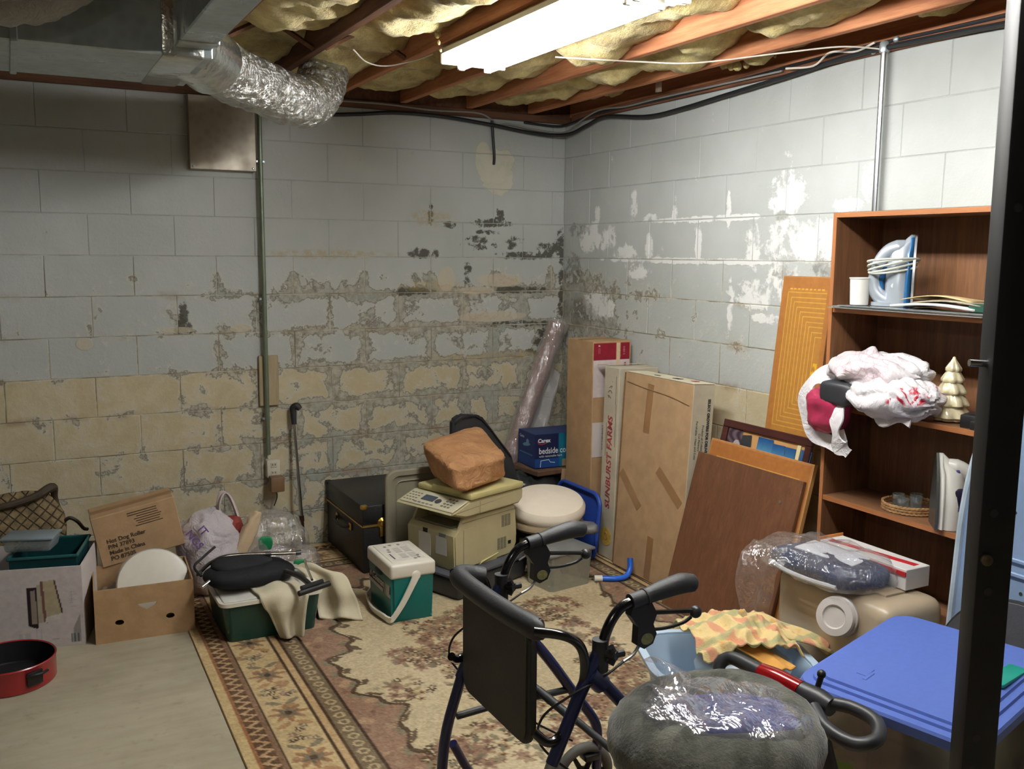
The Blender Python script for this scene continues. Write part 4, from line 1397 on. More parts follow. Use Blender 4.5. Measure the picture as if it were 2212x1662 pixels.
def lid_print(X, Y):
    im = np.zeros(X.shape + (3,)) + np.array([216, 211, 198.])
    row = (Y * 260).astype(int)
    for (x0, x1, y0, y1) in ((.05, .085, .03, .10), (.095, .13, .03, .10), (.05, .085, .115, .19), (.095, .13, .115, .2)):
        m = (X > x0) & (X < x1) & (Y > y0) & (Y < y1) & (row % 2 == 0)
        im[m] = (158, 154, 148)
    for (x, y) in ((.03, .22), (.06, .235), (.10, .23), (.03, .17), (.025, .14), (.13, .05), (.125, .02), (.105, .01)):
        m = np.hypot(X - x, (Y - y) * .8) < .008
        im[m] = (120, 118, 116)
    im[(X > .012) & (X < .018) & (Y > .03) & (Y < .11)] = (40, 38, 42)
    return im
panel('lid_instructions', .15, .25, .0035, lid_print, M_print, ck, TR(-.075, -.125, .2735))

# ---- dark grey crate that carries the printer
gy = -math.atan2(-.161, .43)
dk = thing('grey_crate', 'dark grey plastic crate on the rug underneath the beige printer', 'crate', (-1.12, -.945, .009), gy)
mb = MB(); mb.box((0, 0, .055), (.52, .42, .11), .02, 3, taper=.94); mb.build('crate_body', pmat('dark_grey_plastic', C(52, 54, 60), .5, var=.15), dk)
mb = MB(); mb.box((0, 0, .117), (.54, .44, .014), .005, 2); mb.build('crate_lid', pmat('grey_lid_plastic', C(70, 72, 78), .5, var=.1), dk)

# ---- beige multifunction printer
M_beige = pmat('beige_plastic', C(186, 176, 138), .45, var=.05, spec=.4)
M_beige2 = pmat('yellowed_plastic', C(198, 188, 132), .42, var=.05, spec=.4)
M_grey_slot = pmat('shadow_grey_plastic', C(120, 118, 98), .6, var=.05)
pr = thing('printer', 'beige all-in-one laser printer with tilted control panel beside the cooler', 'printer', (-1.12, -.925, .133), gy)
# local x: from front (-) to back (+); local y: from right side (-) to left (+)
PL, PW = .46, .335
prof = [(-.215, 0), (-.222, .012), (-.228, .175), (-.205, .20), (-.10, .205), (-.085, .235), (-.085, .26), (.20, .26), (.215, .22), (.225, .10), (.222, .05), (.19, 0)]
mb = MB(); mb.prism(prof, -PW / 2, PW / 2, RX(PI / 2))
bmm = bmesh.new(); bmm.from_mesh(mb.mesh('t')); bmesh.ops.bevel(bmm, geom=[e for e in bmm.edges if abs(abs(e.verts[0].co.y) - PW / 2) < 1e-4 and abs(e.verts[0].co.y - e.verts[1].co.y) < 1e-4], offset=.007, segments=2, affect='EDGES')
mb = MB(); mb.bm(bmm); bmm.free(); mb.build('printer_body', M_beige, pr)
mb = MB(); mb.box((-.145, .0, .2065), (.11, .24, .006), .002, 1); mb.build('output_tray', M_grey_slot, pr)
for sy in (-1, 1):
    mb = MB(); mb.rings([[(-.20, sy * .150, .19), (-.09, sy * .150, .19), (-.09, sy * .166, .19), (-.20, sy * .166, .19)], [(-.15, sy * .150, .28), (-.07, sy * .150, .28), (-.07, sy * .166, .28), (-.15, sy * .166, .28)]]); mb.build('side_support', M_beige, pr)
sc = [(-.17, .262), (-.215, .275), (-.268, .292), (-.262, .300), (-.15, .338), (.24, .338), (.246, .325), (.243, .285), (.215, .262)]
mb = MB(); mb.prism(sc, -.205, .19, RX(PI / 2))
bmm = bmesh.new(); bmm.from_mesh(mb.mesh('t')); bmesh.ops.bevel(bmm, geom=[e for e in bmm.edges if abs(e.verts[0].co.y - e.verts[1].co.y) < 1e-4], offset=.008, segments=2, affect='EDGES')
mb = MB(); mb.bm(bmm); bmm.free(); mb.build('scanner_bed', M_beige, pr)
mb = MB(); mb.box((.05, -.008, .357), (.385, .375, .030), .008, 2); mb.build('document_cover', M_beige2, pr)
mb = MB(); mb.box((-.12, -.03, .372), (.06, .20, .03), .009, 2); mb.build('cover_lip', M_beige2, pr)
# control panel on the sloping front: its plane from (-.262,.300) to (-.15,.338)
Fp = frame((-.262, .185, .3015), (0, -1, 0), (.112, 0, .038))
def ctl(X, Y):
    im = np.zeros(X.shape + (3,)) + np.array([196, 190, 166.])
    return im
mb = MB(); mb.box((.187, .058, .002), (.37, .112, .006), .003, 1, Fp); cpn = mb.build('control_panel', pmat('panel_cream', C(196, 190, 164), .4, var=.03), pr)
mb = MB(); mb.box((.155, .065, .006), (.085, .045, .004), .002, 1, Fp); mb.build('display', pmat('display_glass', C(66, 76, 88), .15, var=.05), cpn)
mb = MB(); mb.lathe([(.018, 0), (.018, .004), (.012, .006), (0, .006)], 18, Fp @ TR(.225, .056, .005)); mb.build('navigation_key', pmat('dark_key', C(58, 60, 66), .4), cpn)
keys = MB()
for i in range(3):
    for j in range(4): keys.box((.275 + i * .022, .03 + j * .021, .0065), (.015, .011, .004), .0015, 1, Fp)
kb = keys.build('keypad', pmat('key_brown', C(110, 102, 86), .5), cpn)
keys = MB()
for i in range(4):
    for j in range(4): keys.box((.018 + i * .021, .022 + j * .021, .006), (.013, .007, .003), .001, 1, Fp)
for i in range(5): keys.box((.10 + i * .028, .018, .006), (.018, .009, .003), .001, 1, Fp)
keys.build('function_keys', pmat('key_grey', C(128, 122, 104), .5), cpn)
# vents, ports and seams on the right side (local -y)
for (vx, vz) in ((.115, .185), (.085, .072)):
    v_ = MB()
    for i in range(3):
        for j in range(9):
            v_.box((vx + i * .023, -PW / 2 - .0008, vz - .026 + j * .0066), (.018, .002, .0035))
    v_.build('vent_grille', M_grey_slot, pr)
mb = MB(); mb.box((.165, -PW / 2 - .001, .066), (.02, .003, .016)); mb.build('port', M_black, pr)
mb = MB(); mb.box((-.165, -PW / 2 - .0006, .10), (.002, .0015, .195)); mb.box((.02, -PW / 2 - .0006, .232), (.39, .0015, .0018)); mb.box((-.09, -.2055, .30), (.002, .0015, .07)); mb.build('seam_line', M_grey_slot, pr)
mb = MB(); mb.rings([[(-.05, -PW / 2 - .001, .0), (.07, -PW / 2 - .001, .0), (.07, -PW / 2 + .01, .0), (-.05, -PW / 2 + .01, 0)], [(-.04, -PW / 2 - .014, .014), (.08, -PW / 2 - .006, .03), (.08, -PW / 2 + .01, .03), (-.04, -PW / 2 + .01, .014)]]); mb.build('grip', M_beige2, pr)
for (py, pz, w, h, c) in ((.04, .105, .085, .11, C(206, 200, 188)), (-.075, .115, .075, .09, C(190, 188, 182))):
    mb = MB(); mb.box((-.2265, py, pz), (.002, w, h)); mb.build('front_label', pmat('paper_label', c, .7, var=.04), pr)
mb = MB(); mb.box((-.2268, .035, .172), (.003, .034, .022), .001, 1); mb.build('front_badge', M_black, pr)
mb = MB(); mb.box((-.2268, -.085, .168), (.003, .05, .018), .001, 1); mb.build('front_badge', pmat('grey_badge', C(110, 112, 108), .4), pr)
tag(cable('thin_wire', 'thin grey wire lying on the crate along the printer bottom', [(-.92, -1.16, .145), (-.85, -1.10, .142), (-.80, -1.02, .14)], .004, M_cable_g))

# ---- brown paper bag on the printer
def paper():
    m = Mat('kraft_paper'); v = m.obj()
    n1 = m.noise(v, 5, 5, .6, 1.2); n2 = m.noise(v, 14, 5, .65, 1.5)
    m.set('Base Color', m.mix(n1.smooth(.3, .7), C(172, 124, 84), C(196, 148, 104)))
    m.set('Roughness', .75); m.set('Specular IOR Level', .25)
    m.bump(n1 * .5 + n2.smooth(.35, .65) * .5, .7, .02)
    return m.mat
pg = thing('paper_bag', 'crumpled brown paper grocery bag lying on top of the printer', 'paper bag', (-1.07, -.90, .5225))
CB = [(-1.262, -1.195, .5225), (-.915, -1.01, .5225), (-1.235, -.79, .5225), (-.865, -.62, .5225), (-1.287, -1.177, .650), (-.925, -1.035, .648), (-1.285, -.745, .698), (-.872, -.60, .750)]
CB = [Vector(c) - Vector((-1.07, -.90, .5225)) for c in CB]
mb = MB(); mb.blob((0, 0, 0), (1, 1, 1), 96, 60, .26)
_o = Vector((3, 1, 7))
def _bag(q):
    u, v, w = (q.x + 1) / 2, (q.y + 1) / 2, (q.z + 1) / 2
    lo = CB[0].lerp(CB[1], u).lerp(CB[2].lerp(CB[3], u), v)
    hi = CB[4].lerp(CB[5], u).lerp(CB[6].lerp(CB[7], u), v)
    p = lo.lerp(hi, w)
    n = Vector((q.x ** 5, q.y ** 5, max(0, q.z) ** 5 * (1 if q.z > 0 else 0)))
    k = p * 9 + _o
    h = .010 * (1 - 2 * abs(mnoise.noise(k))) + .006 * (1 - 2 * abs(mnoise.noise(k * 2.6))) - .006
    h += .012 * mnoise.noise(p * 4 + _o)
    # the mouth end on the far left is bunched, the front lower edge folded
    h += .010 * math.sin(p.x * 40 + p.z * 70) * max(0, -q.y) ** 3 * (1 - w)
    p = p + n * h
    if p.z < 0: p.z *= .05
    return p
mb.v = [_bag(q) for q in mb.v]
mb.build('bag_body', paper(), pg, angle=40)

# ---- black case behind the bag
bc = thing('black_case', 'black soft case standing slanted behind the paper bag and printer', 'case', (-.93, -.60, .009))
poly = [(-.12, 0), (.30, 0), (.30, .36), (.245, .54), (.06, .775), (-.06, .79), (-.11, .76)]
mb = MB(); mb.prism(poly, -.03, .03, RX(PI / 2))
bmm = bmesh.new(); bmm.from_mesh(mb.mesh('t')); bmesh.ops.bevel(bmm, geom=bmm.edges[:], offset=.012, segments=3, affect='EDGES')
mb = MB(); mb.bm(bmm); bmm.free(); mb.build('case_body', pmat('black_canvas', C(30, 31, 33), .8, var=.15, bump=.3, bscale=140), bc)
mb = MB(); mb.tube([(-.10, -.032, .745), (-.05, -.034, .772), (.055, -.034, .757), (.235, -.034, .535)], .005, 6, smooth=3); mb.build('piping', M_black, bc)
gbag = thing('trash_bag', 'dark grey plastic trash bag bulging beside the black case under blue box', 'bag', (-.43, -.385, .009))
mb = MB(); mb.blob((0, 0, .18), (.19, .13, .18), 46, 30, .7, .03, 7, 13, flat=0.0); mb.build('bag_film', pmat('dark_bag_film', C(44, 48, 48), .28, var=.2, vscale=20, bump=.6, bscale=30, spec=.6), gbag, angle=70)
tc = thing('torn_carton', 'flattened brown carton piece between the trash bag and the blue box', 'cardboard', (-.30, -.36, .392), .1)
mb = MB(); mb.box((0, 0, 0), (.34, .27, .03), .004, 1); mb.build('carton_body', pmat('dark_stained_card', C(92, 66, 48), .9, var=.2), tc)
mb = MB(); mb.box((.06, -.137, -.02), (.12, .004, .07), .001, 1, RY(.1)); mb.build('torn_flap', M_card2, tc)

# ---- blue bedside commode box
bx = thing('commode_box', 'blue and teal printed box with words bedside on stack by the corner', 'box', (-.255, -.345, .412), -.05)
BW, BD, BH = .36, .22, .20
M_bluebox = pmat('dark_blue_card', C(24, 48, 96), .5, var=.08)
mb = MB(); mb.box((0, 0, BH / 2), (BW, BD, BH), .002, 1); mb.build('box_body', M_bluebox, bx)
def front(X, Y):
    im = np.zeros(X.shape + (3,)) + np.array([20, 28, 66.])
    im[X > .155] = (14, 100, 122)
    im[(Y < .055) & (X < .16)] = (26, 66, 130)
    im[(X > .18) & (Y < .045)] = (150, 124, 92)
    return im
Fb = frame((-BW / 2 + .001, -BD / 2 - .0015, .001), (1, 0, 0), (0, 0, 1))
panel('printed_front', BW - .002, BH - .002, .005, front, M_print, bx, Fb)
def sidep(X, Y):
    im = np.zeros(X.shape + (3,)) + np.array([26, 46, 100.])
    im[Y < .06] = (24, 60, 122)
    m = (((X - .11) / .05) ** 2 + ((Y - .125 - .15 * (X - .11)) / .010) ** 2 < 1) | (((X - .125) / .02) ** 2 + ((Y - .14) / .018) ** 2 < 1)
    im[m] = (110, 150, 180)
    im[(Y > .068) & (Y < .075) & (X > .02) & (X < .19)] = (64, 116, 168)
    return im
panel('printed_side', BD - .002, BH - .002, .004, sidep, M_print, bx, frame((-BW / 2 - .0015, BD / 2 - .001, .001), (0, -1, 0), (0, 0, 1)))
M_wink = pmat('white_ink', C(214, 216, 220), .5, var=0)
text('box_lettering', 'bedside commode', .05, M_wink, bx, Fb @ TR(.024, .083, .001), bold=.0008, stretch=.82)
text('box_lettering', 'with removable back', .018, M_wink, bx, Fb @ TR(.026, .062, .001))
text('brand_lettering', 'Carex', .032, M_wink, bx, Fb @ TR(.018, .150, .001), bold=.0012)
mb = MB(); mb.tube([(.016, .158, .001), (.022, .143, .001), (.045, .138, .001), (.075, .146, .001)], .0022, 6, smooth=5, M=Fb); mb.build('brand_swoosh', pmat('red_ink', C(186, 40, 50), .5, var=0), bx)
text('brand_lettering', 'Carex', .024, M_wink, bx, frame((-BW / 2 - .002, BD / 2 - .02, .160), (0, -1, 0), (0, 0, 1)))
mb = MB(); mb.tube([(.035, .004, .001), (.038, .042, .001), (.09, .046, .001), (.10, .03, .001), (.13, .026, .001)], .0022, 6, M=Fb); mb.build('printed_outline', M_wink, bx)

# ---- wrapped roll in the corner
rl = thing('wrapped_roll', 'tall pinkish roll wrapped in clear plastic leaning into the wall corner', 'roll', (-.60, -.165, .02))
top_, bot_ = Vector((.515, .085, 1.20)), Vector((0, -.02, .05))
mb = MB(); mb.tube([bot_, bot_.lerp(top_, .5), top_], .052, 24); mb.build('roll_body', pmat('dusty_pink_fabric', C(150, 118, 112), .85, var=.15, vscale=10, bump=.3), rl)
mb, _ = flex('w', '', [tuple(bot_.lerp(top_, t)) for t in (-.01, .3, .7, 1.015)], .062, None, .012, 3, 12); mb.build('plastic_wrap', M_film, rl, angle=80)
mb = MB(); mb.grid(lambda u, v: bot_.lerp(top_, .35 + .45 * v) + Vector((.05 + .11 * u * (1 - .5 * v), -.02 + .03 * math.sin(u * 7), -.02 - .10 * u + .012 * math.sin(v * 20))), 10, 26); mb.build('loose_wrap', M_filmmilky, rl, angle=80)

# ---- round padded stool, blue lid, clear bin
rs_ = thing('round_stool', 'round padded seat with cream cloth cover beside the printer', 'stool', (-.615, -.90, .009))
mb = MB(); mb.lathe([(0, 0), (.115, 0), (.12, .01), (.12, .19), (0, .2)], 36); mb.build('stool_base', pmat('dark_stool_base', C(36, 34, 34), .6), rs_)
mb = MB(); mb.lathe([(.10, .195), (.175, .20), (.19, .215), (.192, .245), (.182, .262), (.1, .265)], 60, wob=lambda a, z: 1 + .006 * math.sin(a * 34)); mb.build('seat_skirt', pmat('cream_cloth_shade', C(178, 158, 128), .95, var=.06, bump=.3, bscale=220, spec=.1), rs_)
Mtl = TR(0, 0, .3) @ RY(-.08) @ RX(.2) @ TR(0, 0, -.285)
mb = MB(); mb.lathe([(.12, .262), (.19, .266), (.203, .285), (.203, .312), (.188, .334), (.12, .356), (0, .362)], 60, M=Mtl, wob=lambda a, z: 1 + (.004 * math.sin(a * 40) if z < .29 else 0)); mb.build('seat_pad', pmat('cream_cloth', C(236, 224, 204), .95, var=.03, bump=.2, bscale=220, spec=.1), rs_)
bl = thing('blue_plastic_lid', 'bright blue plastic lid standing on edge behind the round seat', 'tray', (-.355, -.79, .009))
M_blue = pmat('blue_plastic', C(40, 72, 160), .4, var=.05)
def rrect(w, h, r, n=6):
    out = []
    for cx, cy, a0 in ((w / 2 - r, h / 2 - r, 0), (-w / 2 + r, h / 2 - r, 90), (-w / 2 + r, -h / 2 + r, 180), (w / 2 - r, -h / 2 + r, 270)):
        for k in range(n):
            a = math.radians(a0 + 90 * k / (n - 1)); out.append((cx + r * math.cos(a), cy + r * math.sin(a)))
    return out
Mx = TR(0, 0, .18) @ RY(.10) @ frame((0, 0, 0), (0, 1, 0), (0, 0, 1))
mb = MB(); mb.prism(rrect(.44, .36, .07), -.004, .004, Mx); mb.build('lid_plate', M_blue, bl)
mb = MB(); rr = rrect(.44, .36, .07); mb.tube([(x, y, -.01) for x, y in rr], .012, 8, closed=True, M=Mx); mb.build('lid_rim', M_blue, bl)
cbn = thing('clear_bin', 'clear plastic storage bin with grey lid on the rug behind the walker', 'bin', (-.715, -1.195, .009), math.radians(8))
mb = MB(); mb.rings(tub(.275, .22, .175, .003, .92, .025)); mb.build('bin_body', film('bin_clear_plastic', (.82, .84, .78, 1), .12, .12, 5, .15, .30, (.56, .56, .48, 1)), cbn)
mb = MB(); mb.box((.05, 0, .06), (.10, .14, .10), .02, 2); mb.build('bin_contents', pmat('pinkish_contents', C(176, 150, 140), .8, var=.3, vscale=14), cbn)
mb = MB(); mb.box((-.07, .0, .055), (.09, .15, .09), .02, 2); mb.build('bin_contents', pmat('greyish_contents', C(130, 132, 116), .8, var=.3, vscale=14), cbn)
mb = MB(); mb.box((0, 0, .183), (.29, .235, .014), .006, 2); mb.build('bin_lid', pmat('grey_bin_lid', C(120, 122, 120), .4), cbn)
gbg = thing('grey_bag', 'grey plastic bag lying over the clear bin lid beside the round seat', 'bag', (-.54, -1.06, .20))
mb = MB(); mb.blob((0, 0, .03), (.115, .07, .032), 30, 14, .8, .018, 12, 3, flat=0.0, M=RZ(-.5)); mb.build('bag_film', pmat('grey_film', C(116, 116, 116), .25, var=.2, bump=.5, bscale=30), gbg, angle=70)

# ---- blue hose
hs = thing('blue_hose', 'short bright blue hose piece bent up from the rug against brown box', 'hose', (-.53, -1.27, .009))
mb = MB(); mb.tube([(.02, -.01, .014), (.08, -.045, .014), (.14, -.05, .018), (.175, -.035, .05), (.185, -.02, .10)], .0145, 14, smooth=8); mb.build('hose_tube', pmat('bright_blue_hose', C(36, 96, 200), .35), hs)
mb = MB(); mb.tube([(-.015, .005, .014), (.022, -.011, .014)], .0165, 14); mb.build('hose_end', M_white, hs)

# ---- tall cardboard boxes
def slab_box(name, label, loc, rot, d, mat, bev=.003):
    t = thing(name, label, 'box', loc, rot)
    mb = MB(); mb.box((0, 0, d[2] / 2), d, bev, 1); mb.build('box_body', mat, t)
    return t
tl = slab_box('tall_carton', 'tallest brown carton with red label standing in the corner', (-.155, -.665, .009), 0.0, (.25, .27, 1.168), M_card)
def redlab(X, Y):
    im = np.zeros(X.shape + (3,)) + np.array([204, 190, 188.])
    im[Y > .125] = (128, 30, 44)
    im[(X > .150) & (X < .172) & (Y > .02)] = (206, 184, 148)
    im[(X > .20) & (X < .215) & (Y > .085) & (Y < .11)] = (150, 84, 70)
    im[(np.hypot(X - .035, (Y - .205)) < .006) & (Y > .2)] = (214, 190, 190)
    for k in range(8):
        im[(np.abs(X - .176) < .002) & (np.abs(Y - .14 - k * .011) < .0035)] = (186, 140, 90)
    im[(np.abs(X - .036) < .006) & (Y > .16) & (Y < .195) & ((X * 700).astype(int) % 2 == 0)] = (160, 84, 92)
    im[(np.abs(X - .20) < .007) & (Y > .15) & (Y < .2) & (((Y * 300).astype(int) % 2) == 0)] = (180, 110, 116)
    return im
Ft = frame((-.122, -.1365, 1.168 - .32 + .01), (1, 0, 0), (0, 0, 1))
def redwhite(X, Y):
    im = redlab(X, Y - .08)
    im[(X > .115) & (Y < .0)] = (160, 118, 74)
    return im
panel('shipping_label', .236, .30, .004, redwhite, M_printcard, tl, Ft)
lab = MB(); lab.box((-.085, -.137, .62), (.075, .002, .195)); lab.build('paper_label', pmat('label_paper', C(206, 196, 190), .7, var=.03), tl)
text('label_lettering', 'Movement 21st', .022, M_inkblk, tl, frame((-.06, -.1385, .70), (0, 0, -1), (1, 0, 0)))
text('label_lettering', 'NUMBER', .016, M_inkblk, tl, frame((-.077 + .037, -.1385, .68), (0, 0, -1), (1, 0, 0)))
mb = MB(); mb.box((-.0, .0, 1.169), (.252, .05, .0015)); mb.build('packing_tape', pmat('clear_tape', C(150, 128, 100), .2), tl)

M_wcard = pmat('whitish_card', C(188, 178, 156), .8, var=.08, vscale=10, bump=.1)
sf = slab_box('flower_carton', 'narrow whitish carton printed Sunburst Farms in red standing on end', (-.165, -.975, .009), (0, .02, 0), (.25, .14, 1.045), M_wcard)
M_redink = pmat('faded_red_ink', C(160, 62, 62), .7, var=.1)
Fs = frame((-.1265, -.045, .30), (0, 0, 1), (0, 1, 0))
text('box_lettering', 'SUNBURST FARMS', .062, M_redink, sf, frame((-.1265, -.022, .275), (0, 0, 1), (0, 1, 0)), shear=.15, bold=.0012, stretch=1.0)
mb = MB(); mb.lathe([(.05, 0), (.05, .0008), (0, .0008)], 30, TR(-.1262, -.002, .12) @ RY(-PI / 2)); mb.build('sun_emblem', pmat('yellow_print', C(204, 168, 72), .7, var=.2, vscale=60), sf)
mb = MB(); mb.tube([(-.1268, .015 * math.cos(a) - .002, .12 + .02 * math.sin(a)) for a in [k * .5 for k in range(13)]], .003, 5); mb.build('emblem_mark', pmat('brown_print', C(150, 104, 50), .7), sf)
for k in range(6):
    a = k * PI / 3
    mb = MB(); mb.tube([(-.1268, .01 + .018 * math.cos(a + b), .905 + .022 * math.sin(a) * 1.4 + .014 * math.sin(b)) for b in (0, 1, 2, 3)], .0012, 4); mb.build('flower_outline', M_ink, sf)
for yy, z0, z1 in ((.035, .56, .74), (.025, .6, .72), (-.05, .62, .85), (-.045, .85, 1.0), (-.01, .965, .97)):
    mb = MB(); mb.box((-.1262, yy, (z0 + z1) / 2), (.001, .003, z1 - z0)); mb.build('printed_rule', pmat('grey_print', C(120, 108, 90), .8), sf)
mb = MB(); mb.box((.0, -.03, 1.052), (.25, .10, .004), .001, 1, RX(-.12)); mb.build('top_flap', M_wcard, sf)

bk = slab_box('large_carton', 'large flat brown carton with white ends leaning on the right wall', (-.248, -1.36, .009), (0, .055, 0), (.125, .565, 1.035), M_card2)
mb = MB(); mb.box((0, -.2835, .5175), (.126, .003, 1.03), .001, 1); we = mb.build('white_end', M_wcard, bk)
mb = MB(); mb.box((0, -.01, 1.037), (.127, .55, .004), .001, 1); mb.build('white_top', pmat('white_top_card', C(206, 196, 172), .8, var=.06), bk)
mb = MB(); mb.box((-.03, .05, 1.040), (.008, .045, .003)); mb.box((-.01, -.09, 1.040), (.03, .05, .002)); mb.build('top_slot', M_inkblk, bk)
mb = MB(); mb.box((.01, -.20, 1.040), (.03, .03, .002), 0, 1); mb.build('red_mark', M_beltred, bk)
M_tape = pmat('brown_tape', C(148, 112, 76), .3, var=.08, spec=.5)
for (y, z, ln, a) in ((.06, .87, .25, .06), (.17, .43, .24, -.85), (-.15, .51, .24, -.95), (-.03, .12, .22, .05)):
    Mx = TR(-.0633, y, z) @ RX(a)
    mb = MB(); mb.box((0, 0, 0), (.0012, .05, ln), 0, 1, Mx); mb.build('packing_tape', M_tape, bk)
mb = MB(); mb.tube([(-.0645, .255, .985), (-.064, .10, .968), (-.0645, -.1, .955), (-.064, -.26, .93)], .0018, 5, smooth=3); mb.build('fold_crease', M_cardedge, bk)
mb = MB(); mb.box((-.0625, .279, .52), (.006, .009, 1.02)); mb.build('dark_edge', M_cardedge, bk)
Fe = lambda x, z: frame((x, -.286, z), (0, 0, -1), (1, 0, 0))
M_gink = pmat('green_black_ink', C(58, 66, 58), .8, var=0)
text('box_lettering', 'SELECT GROWERS FOR DELIVERY', .021, M_inkblk, bk, Fe(.028, .965), bold=.001, stretch=.9)
text('box_lettering', 'Product of Colombia', .017, M_gink, bk, Fe(.002, .84))
text('box_lettering', 'Cut Flowers', .017, M_gink, bk, Fe(-.016, .80))
text('box_lettering', 'Perishable - Heat and Cold', .017, M_gink, bk, Fe(-.036, .86))

# ---- boards leaning on the right wall, and the photo frame
def leaner(name, label, cat, y0, y1, z1, xb, xt, t):
    """a sheet standing on the floor at x=xb and leaning so its top is at x=xt; local x runs toward -y, local y up the sheet"""
    ln = math.hypot(xt - xb, z1)
    o = thing(name, label, cat, (xb, y0, .004), 0)
    F = frame((0, 0, 0), (0, -1, 0), (xt - xb, 0, z1))
    return o, F, abs(y1 - y0), ln
M_brownwood = wood('brown_laminate', C(84, 54, 37), C(114, 76, 53), 2, .34, 8, .5)
o, F, w, ln = leaner('table_leaf', 'plain dark brown wood panel leaning in front of the other boards', 'wood panel', -1.665, -2.345, .725, -.425, -.232, .02)
mb = MB(); mb.box((w / 2, ln / 2, -.009), (w, ln, .018), .002, 1, F); mb.build('panel_face', M_brownwood, o)
for (px, py) in ((w - .10, ln - .11),):
    mb = MB(); mb.lathe([(.008, 0), (.008, .002), (0, .003)], 12, F @ TR(px, py, .0)); mb.build('screw', M_chrome, o)
M_orangewood = wood('orange_particle_board', C(158, 108, 66), C(180, 128, 80), 2, .5, 12, .3)
o, F, w, ln = leaner('lined_board', 'orange-brown board with yellow lines leaning behind the dark wood panel', 'board', -1.71, -2.36, .795, -.392, -.192, .02)
mb = MB(); mb.box((w / 2, ln / 2, -.009), (w, ln, .018), .002, 1, F); mb.build('board_core', M_orangewood, o)
mb = MB(); mb.box((w + .001, ln / 2, -.009), (.003, ln, .019), 0, 1, F); mb.build('edge_band', wood('pale_edge', C(176, 128, 74), C(198, 150, 92), 2, .5), o)
def boardlines(n, gap, marg, w, h, off=(0, 0)):
    def f(X, Y):
        im = np.zeros(X.shape + (3,)) + np.array([158, 100, 48.])
        ins = (X > marg) & (X < w - marg) & (Y > marg * 1.3) & (Y < h - marg * 1.3)
        im[ins] = (168, 116, 48)
        D = np.minimum(np.minimum(X - marg, w - marg - X), np.minimum(Y - marg * 1.3, h - marg * 1.3 - Y))
        for k in range(n):
            im[np.abs(D - k * gap - .002) < .0022] = (206, 158, 72)
        return im
    return f
panel('printed_lines', w - .02, ln - .02, .0035, boardlines(2, .028, .05, w - .02, ln - .02), M_print, o, F @ TR(.01, .01, .0006))
o, F, w, ln = leaner('photo_frame', 'wide dark framed collage of photos leaning behind the boards', 'picture frame', -1.735, -2.295, .885, -.347, -.132, .02)
mb = MB()
fw = .035
mb.box((w / 2, ln - fw / 2, 0), (w, fw, .02), .003, 1, F); mb.box((w / 2, fw / 2, 0), (w, fw, .02), .003, 1, F); mb.box((fw / 2, ln / 2, 0), (fw, ln - 2 * fw, .02), .003, 1, F); mb.box((w - fw / 2, ln / 2, 0), (fw, ln - 2 * fw, .02), .003, 1, F)
mb.build('frame_moulding', wood('dark_mahogany', C(48, 22, 20), C(76, 38, 32), 1, .35), o)
mb = MB(); mb.box((w / 2, ln / 2, -.006), (w - .03, ln - .03, .006), 0, 1, F); mb.build('mat_board', pmat('tan_mat', C(184, 138, 84), .8, var=.04), o)
def photo(kind):
    def f(X, Y):
        h, w_ = Y.max(), X.max()
        t = (Y / h)[..., None]
        if kind == 'sky':
            im = np.where(t > .42, np.array([120, 176, 196.]) * (1 - (t - .42) / .58) + np.array([16, 62, 112.]) * ((t - .42) / .58), np.array([176, 140, 96.]) + 20 * np.sin(X * 90)[..., None])
            m = (np.hypot((X - w_ * .5) / .010, (Y - h * .32) / .03) < 1)
            im[m] = (44, 52, 84)
            m = (Y < h * .46) & (Y > h * .34) & (X > w_ * .7)
            im[m] = (110, 116, 82)
        elif kind == 'green':
            im = np.where(t > .55, np.array([40, 92, 130.]) + (t - .55) * np.array([-30, -40, -20.]), np.array([46, 62, 48.]) + 10 * np.sin(X * 160)[..., None])
            im[(np.abs(X - w_ * .45) < .02) & (Y < h * .66)] = (30, 44, 34)
        elif kind == 'dark':
            im = np.zeros(X.shape + (3,)) + np.array([40, 44, 46.])
            im[np.hypot((X - w_ * .45) / .022, (Y - h * .3) / .045) < 1] = (70, 90, 150)
            im[np.hypot((X - w_ * .47) / .008, (Y - h * .58) / .012) < 1] = (150, 150, 140)
        else:
            im = np.array([70, 56, 64.]) + 26 * np.sin(X * 120 + 3 * np.sin(Y * 60))[..., None] + np.zeros(X.shape + (3,))
            im[np.hypot((X - w_ * .7) / .03, (Y - h * .3) / .06) < 1] = (168, 160, 158)
        return im
    return f
# photos laid side by side along the top of the mat
ph_rng = random.Random(3)
for (x0, y1, pw, ph_, kind, rot) in ((.04, .025, .095, .16, 'room', 0), (.118, .055, .10, .16, 'dark', .14), (.24, .04, .095, .17, 'sky', 0.0), (.335, .055, .08, .17, 'sky', .02), (.415, .055, .06, .17, 'sky', 0.0), (.50, .05, .06, .2, 'green', -.02)):
    panel('photo', pw, ph_, .004, photo(kind), M_print, o, F @ TR(x0, ln - fw - ph_ - y1 + .03, .0015 + .0006 * ph_rng.random()) @ RZ(rot))
    panel('photo', pw, ph_, .004, photo(ph_rng.choice(['sky', 'green', 'dark'])), M_print, o, F @ TR(x0, ln - fw - 2 * ph_ - y1 - .01, .001) @ RZ(rot))
mb = MB(); mb.box((.488, ln - .14, .001), (.02, .20, .002), 0, 1, F); mb.build('cream_strip', pmat('cream_paper', C(220, 206, 158), .7, var=.03), o)
o, F, w, ln = leaner('tall_lined_board', 'tall orange shelf board with nested yellow lines leaning left of the bookcase', 'board', -1.985, -2.275, 1.56, -.215, -.05, .02)
